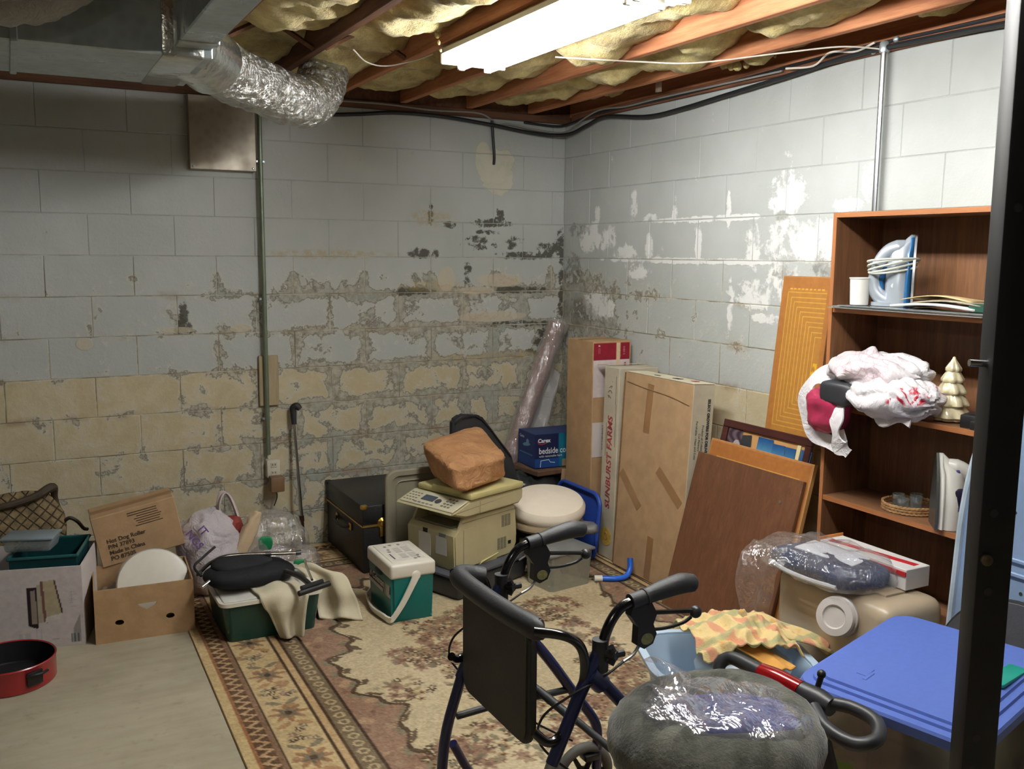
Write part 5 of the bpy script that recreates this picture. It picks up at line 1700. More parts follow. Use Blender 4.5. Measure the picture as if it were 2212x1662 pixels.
mb = MB(); mb.box((w / 2, ln / 2, -.008), (w, ln, .016), .002, 1, F); mb.build('board_core', M_orangewood, o)
mb = MB(); mb.box((w + .001, ln / 2, -.008), (.003, ln, .017), 0, 1, F); mb.build('edge_band', wood('brown_edge', C(120, 74, 38), C(150, 98, 56), 2, .5), o)
def tallpaint(X, Y):
    W3, H3 = .29, ln
    im = np.zeros(X.shape + (3,)) + np.array([160, 104, 50.])
    ins = (X > .035) & (X < .262) & (Y > H3 - .70) & (Y < H3 - .06)
    im[ins] = (166, 116, 52)
    D = np.minimum(np.minimum(X - .04, .9), np.minimum(Y - (H3 - .66), (H3 - .075) - Y))
    for k in range(10):
        im[(np.abs(D - k * .0205) < .0016) & (X < .262)] = (206, 156, 62)
    im[(np.abs(Y - (H3 - .060)) < .003) & (X > .04) & (X < .25) & (((X * 130).astype(int) % 3) < 2)] = (206, 156, 62)
    m = (np.abs(X - .245) < .012) & (Y > H3 - .44) & (Y < H3 - .37) & ~((np.hypot((X - .240) / .006, (Y - H3 + .395) / .012) < 1))
    m |= (np.abs(Y - H3 + .415) < .006) & (X > .225) & (X < .258)
    im[m] = (206, 160, 30)
    return im
panel('printed_lines', .284, ln - .01, .0032, tallpaint, M_print, o, F @ TR(.003, .004, .0006))
# ---- beige plastic tray between trunk and printer
ty = thing('plastic_tray', 'greyish beige moulded plastic lid standing between the trunk and printer', 'tray', (-1.29, -.684, .009))
Mx = RX(.0) @ frame((.0, 0, .27), (1, 0, 0), (0, 0, 1))
M_tray = pmat('grey_beige_plastic', C(138, 132, 112), .5, var=.06)
ro, ri = rrect(.31, .54, .06), rrect(.25, .48, .045)
mb = MB(); mb.rings([[(x, y, -.012) for x, y in ro], [(x, y, .004) for x, y in ro], [(x * .96, y * .975, .012) for x, y in ro], [(x, y, .012) for x, y in ri], [(x * .97, y * .98, .0) for x, y in ri]], True, Mx); mb.build('tray_shell', M_tray, ty)
mb = MB(); r2 = rrect(.19, .42, .03); mb.tube([(x, y, .003) for x, y in r2], .004, 6, closed=True, M=Mx); mb.build('raised_rib', M_tray, ty)

# ---------------------------------------------------------------- bookcase and its contents
M_walnut = wood('walnut_laminate', C(92, 62, 42), C(132, 92, 62), 2, .42, 9, .4)
M_walnut_h = wood('walnut_laminate_shelf', C(100, 70, 48), C(142, 100, 70), 1, .4, 9, .4)
M_edge = wood('shelf_edge_band', C(140, 88, 52), C(170, 112, 70), 1, .4)
M_edgev = wood('side_edge_band', C(140, 88, 52), C(170, 112, 70), 2, .4)
BY0, BY1, BXF, BXB, BTOP = -2.468, -3.185, -.27, -.012, 1.815
bkc = thing('bookcase', 'walnut brown open bookcase with four openings against the right wall', 'bookcase', (-.14, -2.83, 0))
def wbox(x0, x1, y0, y1, z0, z1, b=.001):
    return MB().box(((x0 + x1) / 2, (y0 + y1) / 2, (z0 + z1) / 2), (abs(x1 - x0), abs(y1 - y0), abs(z1 - z0)), b, 1)
t_ = .017
for y0, y1 in ((BY0, BY0 - t_), (BY1 + t_, BY1)):
    s_ = wbox(BXF, BXB, y0, y1, 0, BTOP).build('side_panel', M_walnut, bkc, world=True)
    wbox(BXF - .0012, BXF, y0, y1, 0, BTOP, 0).build('edge_strip', M_edgev, s_, world=True)
tp = wbox(BXF, BXB, BY0 - t_, BY1 + t_, BTOP - .018, BTOP).build('top_panel', M_walnut_h, bkc, world=True)
wbox(BXF - .0012, BXF, BY0 - t_, BY1 + t_, BTOP - .018, BTOP, 0).build('edge_strip', M_edge, tp, world=True)
wbox(BXB - .006, BXB, BY0 - t_, BY1 + t_, .06, BTOP - .018, 0).build('back_panel', M_walnut, bkc, world=True)
SH = (1.455, 1.078, .712, .36, .08)
for z in SH:
    s_ = wbox(BXF + .004, BXB - .006, BY0 - t_, BY1 + t_, z - .019, z).build('shelf', M_walnut_h, bkc, world=True)
    wbox(BXF + .0028, BXF + .004, BY0 - t_, BY1 + t_, z - .019, z, 0).build('edge_strip', M_edge, s_, world=True)
wbox(BXF + .02, BXF + .035, BY0 - t_, BY1 + t_, 0, .061).build('toe_kick', M_walnut_h, bkc, world=True)

# thin sheets of glass on the top shelf, sticking out over its front edge
M_glass = Mat('sheet_glass'); M_glass.set('Base Color', (.86, .93, .92, 1)); M_glass.set('Roughness', .05); M_glass.set('Transmission Weight', .75); M_glass.set('IOR', 1.45)
for i, (dx, y0, y1, dz) in enumerate(((-.300, -2.455, -3.15, .0), (-.288, -2.462, -3.16, .0045), (-.295, -2.50, -3.165, .009))):
    g = wbox(dx, dx + .23, y0 - .035, y1, SH[0] + .0006 + dz, SH[0] + .0036 + dz, 0)
    tag(g.build('glass_sheet', M_glass.mat, loc=(dx, y0, SH[0] + dz)), ('lowest', 'middle', 'uppermost')[i] + ' of three clear glass sheets overhanging the top shelf front', 'glass sheet', 'glass sheets on the top shelf')
ZS = SH[0] + .0142

def make_iron(name, label, loc, rot, shell, accent, plate, knob, wedge):
    """steam iron standing on its heel: z up the length to the tip, sole toward local +x, handle toward -x"""
    t = thing(name, label, 'iron', loc, rot)
    L = .262
    def wy(z): return .056 * (1 - max(0, (z - .06) / (L - .06)) ** 2.0) + .004
    zs = [.0, .015, .04, .08, .12, .16, .19, .215, .235, .25, L]
    pl = MB(); pl.rings([[(.048, -wy(z), z), (.056, -wy(z) * .98, z), (.056, wy(z) * .98, z), (.048, wy(z), z)] for z in zs]); pl.build('soleplate', plate, t)
    def dep(z): return .090 + .004 * math.sin(z * 20) if z < .165 else .062 + .028 * (1 - ((z - .205) / .05) ** 2) * (z < .25) if z < .235 else .03 * (1 - (z - .235) / .03) + .012
    bd = MB(); R_ = []
    for z in zs:
        w = wy(z) * .96
        d = max(.012, dep(z))
        R_.append([(.048 - d * (.5 - .5 * math.cos(a)), w * math.sin(a), z) for a in [PI * 2 * k / 24 for k in range(24)]])
    bd.rings(R_); bd.build('body_shell', shell, t, angle=50)
    sk = MB(); sk.rings([[(.048 - (.030 if z < .2 else .02) * (.5 - .5 * math.cos(a)), wy(z) * 1.015 * math.sin(a), z + .002) for a in [PI * 2 * k / 24 for k in range(24)]] for z in zs[:-1]]); sk.build('skirt', accent, t, angle=50)
    hd = MB(); hd.tube([(.0, 0, .018), (-.04, 0, .02), (-.072, 0, .045), (-.084, 0, .085), (-.080, 0, .13), (-.064, 0, .172), (-.036, 0, .202), (-.005, 0, .215), (.02, 0, .225)], [.030, .030, .027, .023, .022, .024, .028, .030, .02], 16, smooth=5)
    hd.build('handle', shell, t, angle=60)
    gi = MB(); gi.tube([(-.060, 0, .06), (-.062, 0, .10), (-.054, 0, .145)], [.012, .016, .012], 12, smooth=4); gi.build('grip', accent, t)
    kn = MB()
    for sy in (-1, 1): kn.lathe([(.019, 0), (.019, .007), (.014, .011), (0, .011)], 20, TR(-.004, sy * .042, .075) @ RX(-sy * PI / 2))
    kn.build('dial', knob, t)
    bt = MB(); bt.blob((-.06, 0, .185), (.010, .013, .022), 16, 10, .9); bt.build('steam_button', accent, t)
    he = MB(); he.rings([[(.056 - .15 * (.5 - .5 * math.cos(a)), .05 * math.sin(a), z) for a in [PI * 2 * k / 20 for k in range(20)]] for z in (0.0, .014)]); he.build('heel', shell, t)
    return t
M_silver = pmat('silver_plastic', C(176, 184, 192), .28, .35, var=.06, coat=.3)
M_ironblue = pmat('iron_blue', C(28, 86, 132), .3, var=.05, coat=.3)
ir1 = make_iron('steam_iron', 'silver and blue steam iron with wound cord standing on top shelf', (-.165, -2.70, ZS), math.radians(-54), M_silver, M_ironblue, pmat('iron_sole', C(190, 192, 196), .25, .7), M_white, 0)
mb = MB()
for k in range(5):
    z = .135 + .008 * k
    mb.tube([((.082 + .002 * k) * math.cos(a) - .022, (.064 + .002 * k) * math.sin(a), z + .010 * math.sin(a + k) + .012 * math.cos(a)) for a in [2 * PI * q / 22 for q in range(22)]], .0042, 7, closed=True)
mb.build('wound_cord', pmat('pale_cord', C(196, 200, 188), .5), ir1)
mb = MB(); mb.tube([(-.05, .03, .13), (-.07, .055, .06), (-.06, .075, .01), (-.02, .09, .008), (.03, .07, .012)], .004, 7, smooth=5); mb.build('cord_end', pmat('pale_cord2', C(186, 188, 178), .5), ir1)
cupm = thing('white_cup', 'white ribbed foam cup standing on top shelf beside the silver iron', 'cup', (-.245, -2.592, ZS))
mb = MB(); mb.lathe([(.031, 0), (.033, .002), (.0365, .096), (.0395, .099), (.0395, .103), (.0365, .103), (.031, .006), (0, .005)], 32); mb.build('cup_body', pmat('foam_white', C(226, 222, 214), .6, var=.02), cupm)
# papers on the top shelf
def sheet(name, label, cat, pts, z, mat, bend=.01, grp=None, th=.0025):
    P = [Vector((p[0], p[1], 0)) for p in pts]
    def fn(u, v):
        q = P[0].lerp(P[1], u).lerp(P[3].lerp(P[2], u), v)
        return Vector((q.x, q.y, z + bend * math.sin(u * PI) * (1 - .4 * v) + .003 * math.sin(v * 5)))
    mb = MB(); mb.grid(fn, 10, 8)
    return tag(mb.build(name, mat, solid=th, loc=(P[0].x, P[0].y, z)), label, cat, grp)
sheet('envelope', 'large manila envelope lying on papers on the top shelf', 'envelope', [(-.27, -2.80), (-.24, -3.06), (-.10, -3.06), (-.13, -2.80)], ZS + .030, pmat('manila_paper', C(206, 182, 134), .7, var=.04), .018)
sheet('paper_sheet', 'white paper stack under the manila envelope on top shelf', 'paper', [(-.275, -2.76), (-.262, -3.09), (-.09, -3.08), (-.10, -2.78)], ZS + .006, pmat('white_paper', C(214, 212, 206), .7, var=.04), .012, th=.008)
sheet('magazine', 'grey magazine lying under the envelope on top shelf', 'magazine', [(-.265, -2.84), (-.255, -3.11), (-.07, -3.11), (-.08, -2.86)], ZS + .020, pmat('grey_cover', C(150, 142, 122), .5, var=.2, vscale=20), .012, th=.005)
fo = tag(MB().box((0, 0, .014), (.16, .095, .028), .002, 1).build('green_folder', pmat('green_folder_card', C(16, 66, 50), .6, var=.08)), 'dark green folder at right end of the top shelf', 'folder')
fo.location = (-.175, -3.112, ZS)

# plastic bag on the second shelf
pbag = thing('carrier_bag', 'white plastic carrier bag with red print spilling over the second shelf', 'bag', (-.26, -2.66, 1.08))
def carrier():
    m = Mat('white_carrier_plastic'); v = m.obj(); x, y, z = m.xyz(v)
    n = m.noise(v, 16, 5, .6, .8); n2 = m.noise(v, 7, 3, .5)
    e = m.vor(v, 30, 'DISTANCE_TO_EDGE').smooth(.05, .02)
    zone = (z.smooth(.10, .15) * (y + .06).abs().smooth(.16, .10) * x.smooth(.03, -.02))
    c = m.mix(n2.smooth(.3, .7), C(214, 208, 210), C(236, 232, 232))
    c = m.mix(zone * .22, c, C(222, 176, 184))
    c = m.mix(zone * e * .45, c, C(170, 84, 110))
    red = ((y + .285).abs().smooth(.05, .035)) * ((z - .095).abs().smooth(.035, .022)) * n.smooth(.5, .56)
    c = m.mix(red, c, C(176, 26, 50))
    m.set('Base Color', c); m.set('Roughness', .38); m.set('Specular IOR Level', .5)
    m.set('Subsurface Weight', .25); m.set('Subsurface Radius', (.02, .018, .018))
    m.bump((n - .5).abs() + (n2 - .5).abs(), .9, .02)
    return m.mat
M_wbag = carrier()
def folds(c, amp, k, seed, ax='y'):
    o = Vector((seed, seed * 2, 1))
    def f(q):
        d = q - Vector(c)
        ang = math.atan2(d.z, d.x)
        h = amp * (abs(math.sin(k * ang + 4 * mnoise.noise(q * 6 + o) + q.y * 12)) - .5) + amp * .8 * mnoise.noise(q * 14 + o)
        r = Vector((d.x, d.y * .3, d.z))
        return q + (r.normalized() * h if r.length > 1e-4 else Vector())
    return f
mb = MB()
mb.blob((.0, -.05, .155), (.115, .20, .060), 90, 40, .9, .010, 11, 3, fn=folds((0, 0, 0), .020, 3.5, 5))
mb.blob((-.035, -.165, .070), (.135, .165, .072), 90, 40, .9, .008, 11, 7, fn=folds((0, .1, 0), .020, 5, 9))
mb.v = [Vector((v.x, v.y, max(v.z, .003) if v.x > -.018 else v.z)) for v in mb.v]
mb.build('bag_body', M_wbag, pbag, angle=60)
lp = [(-.03, .10, .13), (-.06, .19, .10), (-.07, .235, .02), (-.065, .225, -.06), (-.055, .16, -.125), (-.05, .08, -.14), (-.06, .03, -.10)]
mb = strap(catmull(lp, 8), lambda t: .035 + .008 * math.sin(t * 23), .003, lambda p: Vector((-.9, .1, .3)) + .5 * Vector((0, p.y - .1, p.z)))
mb.build('bag_handle', M_wbag, pbag, angle=75)
lp = [(-.05, .0, .07), (-.10, .02, .02), (-.115, .03, -.06), (-.10, .02, -.13), (-.085, -.015, -.16)]
mb = strap(catmull(lp, 8), lambda t: .030 + .012 * math.sin(t * 17 + 1), .003, lambda p: Vector((-.9, .2, .2)))
mb.build('bag_handle', M_wbag, pbag, angle=75)
lp = [(-.05, -.02, .08), (-.09, -.08, .05), (-.10, -.18, .01), (-.08, -.28, .02)]
mb = strap(catmull(lp, 8), lambda t: .03 + .012 * math.sin(t * 19 + 1), .004, lambda p: Vector((-.8, 0, .5)))
mb.build('bag_fold', M_wbag, pbag, angle=75)
mb = MB(); mb.blob((-.065, .115, -.01), (.045, .095, .095), 36, 22, .8, .014, 12, 5); mb.build('red_lining', pmat('crimson_bag_plastic', C(158, 44, 76), .35, var=.2, vscale=16, bump=.4, bscale=24), pbag, angle=70)
mb = MB(); mb.blob((-.075, .04, .062), (.05, .08, .045), 26, 16, .5, .006, 10, 5); mb.build('dark_contents', pmat('charcoal_item', C(44, 46, 50), .5, var=.1), pbag)
# gold ceramic tree and small black boxes
tr_ = thing('ceramic_tree', 'pale gold glazed ceramic Christmas tree figurine on the second shelf', 'figurine', (-.175, -2.965, 1.079))
mb = MB()
prof = [(.03, 0), (.05, .004)]
for (z, r0, r1) in ((.012, .062, .045), (.055, .056, .037), (.098, .047, .028), (.138, .037, .018), (.176, .026, .006)):
    prof += [(r0 * .82, z - .002), (r0, z + .004), (r0 * .98, z + .012), ((r0 + r1) / 2, z + .027), (r1, z + .043)]
prof += [(.004, .226), (0, .228)]
mb.lathe(prof, 48, wob=lambda a, z: 1 + .20 * abs(math.cos(a * 3.5 + int(z / .042) * .8)) - .10)
mb.build('tree_body', pmat('gold_glaze', C(222, 210, 172), .2, .1, var=.08, vscale=22, coat=.6), tr_, angle=60)
for (n_, lab, p_, d_, r_) in (('black_box', 'small black box lying right of the ceramic tree on second shelf', (-.20, -3.085, 1.078), (.09, .075, .045), .3), ('black_case_small', 'tiny dark case at front right corner of the second shelf', (-.245, -3.13, 1.078), (.03, .05, .03), .1)):
    o = tag(MB().box((0, 0, d_[2] / 2), d_, .004, 2).build(n_, M_black), lab, 'box'); o.location = p_; o.rotation_euler = (0, 0, r_)

# wicker tray, glasses and the white iron on the third shelf
wt = thing('wicker_tray', 'round woven tray on the third shelf holding little glasses', 'tray', (-.145, -2.80, .712))
mb = MB()
for k, z in enumerate((.006, .016, .026)):
    mb.tube([(.098 * math.cos(a), .098 * math.sin(a), z + .0015 * math.sin(a * 40 + k * PI)) for a in [2 * PI * q / 120 for q in range(120)]], .0058, 6, closed=True)
mb.build('woven_rim', pmat('wicker', C(150, 112, 70), .7, var=.2, vscale=60), wt)
mb = MB(); mb.lathe([(0, .002), (.096, .002), (.096, .008), (0, .008)], 40); mb.build('tray_base', pmat('wicker_base', C(120, 88, 56), .8, var=.25, vscale=70), wt)
M_gls = film('drinking_glass', (.9, .95, .95, 1), .16, .04, 3, .1, .04)
for i, (dx, dy, h) in enumerate(((-.03, .03, .05), (-.02, -.04, .055), (.03, .0, .05), (-.055, -.01, .045))):
    g = tag(MB().lathe([(0, .003), (.018, .003), (.019, .0), (.023, h), (.0215, h), (.018, .007), (0, .007)], 20).build('small_glass', M_gls), ('small clear glass at left in the woven tray', 'taller clear glass at right in the woven tray', 'small clear glass at back of the woven tray', 'short clear glass at front of the woven tray')[i], 'glass', 'glasses in the woven tray')
    g.location = (-.145 + dx, -2.80 + dy, .7205)
M_iw = pmat('iron_white', C(226, 222, 210), .3, var=.03, coat=.3)
M_purp = pmat('iron_purple', C(104, 92, 156), .35, var=.05)
ir2 = make_iron('steam_iron', 'white steam iron with purple buttons standing on the third shelf', (-.215, -3.02, .7135), math.radians(138), M_iw, M_iw, pmat('dark_sole', C(96, 96, 92), .3, .6), M_purp, 0)
mb = MB(); mb.blob((-.022, -.040, .10), (.034, .012, .048), 20, 14, .7); mb.blob((-.022, .040, .10), (.034, .012, .048), 20, 14, .7); mb.build('water_tank', pmat('dark_purple_tank', C(38, 32, 54), .2, var=.1), ir2)
mb = MB(); mb.blob((-.012, 0, .205), (.02, .03, .024), 18, 12, .9); mb.build('spray_button', M_purp, ir2)

# ---------------------------------------------------------------- tote, bag and carton in front of the bookcase
tt = thing('translucent_tote', 'large cloudy translucent plastic tank with white cap beside the bookcase', 'tank', (-.428, -2.825, .0))
def cloudy(name, c, tr):
    m = Mat(name); nt = m.nt
    m.set('Base Color', c); m.set('Roughness', .35); m.set('Specular IOR Level', .5)
    m.set('Transmission Weight', tr); m.set('IOR', 1.1)
    return m.mat
M_tank = pmat('cloudy_tan_plastic', C(184, 166, 140), .35, var=.05, vscale=3, spec=.5)
mb = MB(); mb.box((0, 0, .245), (.29, .53, .49), .05, 5); mb.build('tank_body', M_tank, tt)
M_capw = pmat('frosted_white_plastic', C(206, 198, 190), .22, var=.03, spec=.6)
Mc = TR(-.145, -.07, .405) @ RZ(.35) @ RY(-PI / 2 + .25) @ Matrix.Diagonal((1.15, 1.15, 1.15, 1))
mb = MB()
for k, (r, z) in enumerate(((.062, 0), (.062, .02), (.056, .024), (.056, .034), (.062, .038), (.062, .052), (.054, .058))): pass
mb.lathe([(.060, 0), (.062, .004), (.062, .014), (.055, .018), (.055, .024), (.062, .028), (.062, .038), (.055, .042), (.055, .048), (.060, .052), (.056, .062), (.036, .064), (.032, .058), (0, .058)], 36, Mc, cap=False); mb.build('screw_cap', M_capw, tt)
mb = MB(); mb.box((.0, .0, .492), (.10, .34, .012), .005, 2); mb.build('top_ridge', M_tank, tt)
mb = MB(); mb.tube([(-.149, -.215 + .018 * math.cos(a), .385 + .022 * math.sin(a)) for a in [2 * PI * k / 16 for k in range(16)]], .0026, 6, closed=True); mb.tube([(-.149, -.215, .395), (-.149, -.212, .372)], .003, 6); mb.build('moulded_mark', pmat('brown_mark', C(92, 52, 44), .6), tt)
cart = thing('striped_carton', 'white carton with red stripe and orange edge standing behind the bagged cloth', 'box', (-.335, -2.80, .493), .0)
mb = MB(); mb.box((.005, 0, .045), (.12, .40, .075), .002, 1); mb.build('carton_body', pmat('white_carton_card', C(214, 210, 206), .6, var=.04), cart)
mb = MB(); mb.box((-.057, -.02, .066), (.004, .36, .016)); mb.box((.0, .0, .0832), (.03, .36, .001), 0, 1, RZ(.12)); mb.build('red_stripe', pmat('red_card', C(180, 36, 42), .5), cart)
mb = MB(); mb.box((.005, .20, .05), (.122, .004, .088)); mb.build('orange_edge', pmat('orange_card', C(206, 132, 60), .6), cart)
M_filmthin = film('thin_clear_film', gloss=.09, rough=.06, crinkle=12, strength=1.0, haze=.07, hazecol=(.75, .72, .7, 1))
bgc = thing('bagged_cloth', 'navy cloth with white trim inside a clear plastic bag on the tank', 'bagged cloth', (-.50, -2.74, .4995))
mb = MB(); mb.blob((.0, -.01, .035), (.125, .21, .036), 50, 16, .5, .008, 9, 4, flat=.0); mb.build('folded_cloth', M_navy, bgc)
mb = MB(); mb.box((.035, .0, .070), (.13, .24, .012), .004, 2, RX(.05) @ RZ(.2)); mb.build('cloth_tag', pmat('white_panel_cloth', C(204, 206, 212), .8, var=.05), bgc)
mb = MB(); mb.tube([(-.118, .16, .02), (-.130, .06, .012), (-.128, -.06, .012), (-.115, -.16, .016)], .009, 8, smooth=6); mb.build('white_trim', pmat('white_trim_cloth', C(200, 204, 210), .85), bgc)
mb = MB(); mb.blob((.0, .0, .045), (.15, .26, .062), 60, 28, .7, .022, 9, 14, flat=.001)
mb.build('bag_film', M_filmthin, bgc, angle=80)
mb = drape([(-.10, .16, .07), (-.165, .17, .02), (-.185, .17, -.08), (-.19, .16, -.14), (-.187, .155, -.19)], .22, (.1, -1, -.1), 6, .016, 40, 22, taper=lambda v: 1 - .55 * v)
mb.build('bag_tail', M_filmthin, bgc, angle=80)

# ---------------------------------------------------------------- ironing board, grey drum
ib = thing('ironing_board', 'light blue metal ironing board standing on end right of the bookcase', 'ironing board', (-.345, -3.318, .0))
M_ibl = pmat('pale_blue_metal', C(134, 156, 186), .38, .15, var=.05)
out = []
hw_ = .185
for k in range(13):
    t = k / 12
    z = .72 + .60 * t
    out.append((-hw_ * (1 - t ** 2.1) ** .62 + .0, z))
left = [(-hw_, .03)] + out
poly = [(x, z) for x, z in left] + [(-x, z) for x, z in reversed(left[:-1])]
Mi = RY(.06) @ frame((0, 0, 0), (0, -1, 0), (0, 0, 1))
mb = MB(); mb.prism(poly, -.004, .004, Mi); mb.build('board_plate', M_ibl, ib)
mb = MB(); mb.tube([(x, z, .004) for x, z in poly], .012, 8, closed=True, M=Mi); mb.build('board_rim', pmat('pale_rim', C(176, 190, 200), .4), ib)
for z in (.70, .655):
    mb = MB(); mb.box((.01, z, .008), (.30, .014, .012), .003, 1, Mi); mb.build('brace', M_ibl, ib)
mb = MB()
for (x, z) in ((-.10, .60), (-.06, .585), (-.12, .50), (-.04, .74), (-.09, .82), (0, .85), (.05, .60), (-.05, .93), (.02, .50), (-.10, .40), (0, .35)):
    mb.lathe([(.006, 0), (.006, .0008), (0, .0008)], 10, Mi @ TR(x, z, .0042))
mb.build('vent_holes', M_inkblk, ib)
gd = thing('grey_disc', 'dark grey round board standing on edge against the ironing board behind the bin', 'disc', (-.372, -3.42, .0))
Mg = TR(0, 0, .298) @ RY(.08) @ RY(-PI / 2)
mb = MB(); mb.lathe([(0, 0), (.285, 0), (.29, .004), (.29, .014), (.285, .018), (0, .018)], 64, Mg); mb.build('disc_face', pmat('dark_grey_board', C(70, 70, 74), .6, var=.08, bump=.2, bscale=150), gd)
mb = MB(); mb.tube([(.288 * math.cos(a), .288 * math.sin(a), .009) for a in [2 * PI * k / 64 for k in range(64)]], .008, 8, closed=True, M=Mg); mb.build('rim_band', M_black, gd)

# ---------------------------------------------------------------- blue-lidded bin
bz = .455
bn_ = thing('lidded_bin', 'big storage bin with bright blue lid in the right foreground', 'bin', (-.735, -3.415, 0), (math.radians(-.5), math.radians(-4.5), math.radians(13)))
M_lid = pmat('periwinkle_plastic', C(86, 110, 186), .5, var=.03, vscale=40, bump=.12, bscale=240, spec=.45)
mb = MB(); mb.rings(tub(.54, .46, bz - .02, .004, .86, .05)); mb.build('bin_body', film('cloudy_bin_plastic', (.72, .70, .62, 1), .10, .2, 4, .1, .25, (.30, .28, .24, 1)), bn_)
mb = MB(); mb.blob((.02, -.02, .19), (.235, .19, .18), 40, 22, .5, .03, 8, 2, flat=.006); mb.build('bin_contents', pmat('dark_contents_mixed', C(64, 52, 46), .8, var=.5, vscale=9), bn_)
mb = MB(); mb.blob((-.20, .14, .20), (.05, .06, .14), 20, 14, .7, .01, 9, 2); mb.build('green_contents', pmat('lime_contents', C(120, 158, 70), .6, var=.1), bn_)
ro = rrect(.62, .53, .07, 8)
def rr_(w, d, r, z): return [(x, y, z) for x, y in rrect(w, d, r, 8)]
mb = MB(); mb.rings([rr_(.62, .53, .07, bz - .03), rr_(.625, .535, .07, bz - .002), rr_(.615, .525, .066, bz + .006), rr_(.565, .475, .05, bz + .006), rr_(.559, .469, .048, bz + .014), rr_(.525, .43, .04, bz + .014), rr_(.519, .424, .04, bz + .022)], True)
mb.build('bin_lid', M_lid, bn_)
mb = MB(); mb.box((-.16, .12, bz + .0225), (.05, .03, .003), .001, 1, RZ(.0)); mb.box((-.18, .10, bz + .0225), (.05, .012, .003), .001, 1); mb.build('moulded_logo', M_lid, bn_)
tg = tag(MB().box((0, 0, .006), (.16, .055, .012), .004, 2).build('teal_packet', pmat('teal_packet_plastic', C(20, 150, 130), .4, var=.08)), 'small teal packet lying on the blue bin lid beside the black post', 'packet')
tg.location = (-.665, -3.575, bz + .026); tg.rotation_euler = (0, 0, .2)

# ---------------------------------------------------------------- pale blue basin with towel
bs = thing('laundry_basin', 'pale blue plastic basin between the tank and the grey cushion', 'basin', (-.915, -2.695, .009), math.radians(-22))
M_pblue = pmat('pale_blue_plastic', C(186, 206, 224), .35, var=.03, spec=.5)
mb = MB(); mb.rings(tub(.55, .43, .235, .004, .80, .12)); mb.build('basin_body', M_pblue, bs)
rim(.55, .43, .23, .014, .024, .12).build('basin_rim', M_pblue, bs)
wc = tag(MB().blob((0, 0, 0), (.16, .13, .05), 40, 20, .8, .02, 10, 17).build('pale_cloth', pmat('pale_blue_cloth', C(200, 212, 224), .95, var=.05, bump=.3, bscale=200), angle=75), 'folded white cloth in the basin under the plaid towel', 'cloth')
wc.location = (-.87, -2.74, .222)
def plaid():
    m = Mat('plaid_towel'); v = m.obj(); x, y, z = m.xyz(v)
    n = m.noise(v, 9, 3, .5)
    a = ((x + y * .4) * 62 + n * 4).sin(); b = ((y - x * .4 + z * .5) * 54 + n * 4).sin()
    c = m.mix(a.smooth(.4, .8), C(222, 198, 142), C(214, 156, 122))
    c = m.mix(b.smooth(.55, .9) * .8, c, C(172, 172, 128))
    c = m.mix(m.noise(v, 14, 4, .6).smooth(.58, .7), c, C(222, 170, 104))
    m.set('Base Color', c); m.set('Roughness', .95); m.set('Specular IOR Level', .1)
    m.bump(m.noise(m.scale(v, (1, 1, 1)), 160, 2, .5), .6, .004)
    return m.mat
M_plaid = plaid()
tw = thing('plaid_towel', 'crumpled yellow and orange plaid towel heaped in the pale blue basin', 'towel', (-.855, -2.68, .265), -.3)
def heap(c, d, n, seed, amp, freq):
    off = Vector((seed * 3.1, seed * 1.3, 0))
    def fn(u, v):
        x, y = (u - .5) * 2, (v - .5) * 2
        r = math.sqrt(x * x + y * y)
        q = Vector((x * d[0], y * d[1], 0))
        w = q * freq + off
        h = d[2] * max(0, 1 - r * .75) ** .8 + amp * (1 - 2 * abs(mnoise.noise(w))) + amp * .6 * (1 - 2 * abs(mnoise.noise(w * 2.1 + Vector((5, 1, 0)))))
        wob = 1 + .12 * mnoise.noise(Vector((x * 2, y * 2, seed)))
        return Vector((c[0] + q.x * wob, c[1] + q.y * wob, c[2] + max(h, -.03 * r)))
    mb = MB(); mb.grid(fn, n, n)
    return mb
mb = heap((0, 0, .0), (.185, .15, .065), 84, 3, .040, 8); mb.build('towel_heap', M_plaid, tw, solid=.006, angle=80)
mb = drape([(.02, .05, .06), (.10, .02, .075), (.19, -.02, .05), (.27, -.06, .02), (.31, -.09, .0)], .14, (.3, 1, .1), 5, .012, 36, 16, taper=lambda v: 1 - .4 * v); mb.build('towel_end', M_plaid, tw, solid=.006, angle=80)
mb = drape([(-.02, -.08, .05), (.03, -.13, .03), (.07, -.18, .01), (.085, -.21, .0)], .09, (1, .3, 0), 2, .006, 20, 10); mb.build('towel_corner', pmat('orange_terry', C(226, 166, 84), .95, var=.08, bump=.4, bscale=200), tw, solid=.006, angle=80)
lm = tag(MB().rings(tub(.15, .15, .22, .004, .8, .03)).build('lime_bucket', pmat('lime_plastic', C(120, 206, 40), .4)), 'small lime green bucket between the basin and blue lidded bin', 'bucket')
lm.location = (-1.135, -3.06, .009)

# ---------------------------------------------------------------- grey plush cushion on a box, bag on top
pbx = slab_box('stand_carton', 'brown carton standing under the grey plush ring cushion', (-1.745, -3.64, .0), .5, (.28, .26, .504), M_card)
pl_ = thing('plush_cushion', 'grey plush ring shaped cushion in the front centre under clear bag', 'cushion', (-1.75, -3.625, .50), .25)
mb = MB()
NU, NV = 72, 24
off = Vector((3, 8, 1))
def ringp(u, v):
    a = 2 * PI * u + .3
    b = 2 * PI * v
    R = .150
    r = .086 * (1 + .10 * math.sin(a * 2 + 1))
    c = Vector((R * math.cos(a) * 1.08, R * math.sin(a), .0))
    q = c + Vector((math.cos(a) * math.cos(b) * r, math.sin(a) * math.cos(b) * r, math.sin(b) * r * .92))
    h = .012 * mnoise.noise(q * 9 + off) + .005 * (1 - 2 * abs(mnoise.noise(q * 24 + off)))
    return q + (q - c).normalized() * h + Vector((0, 0, .088))
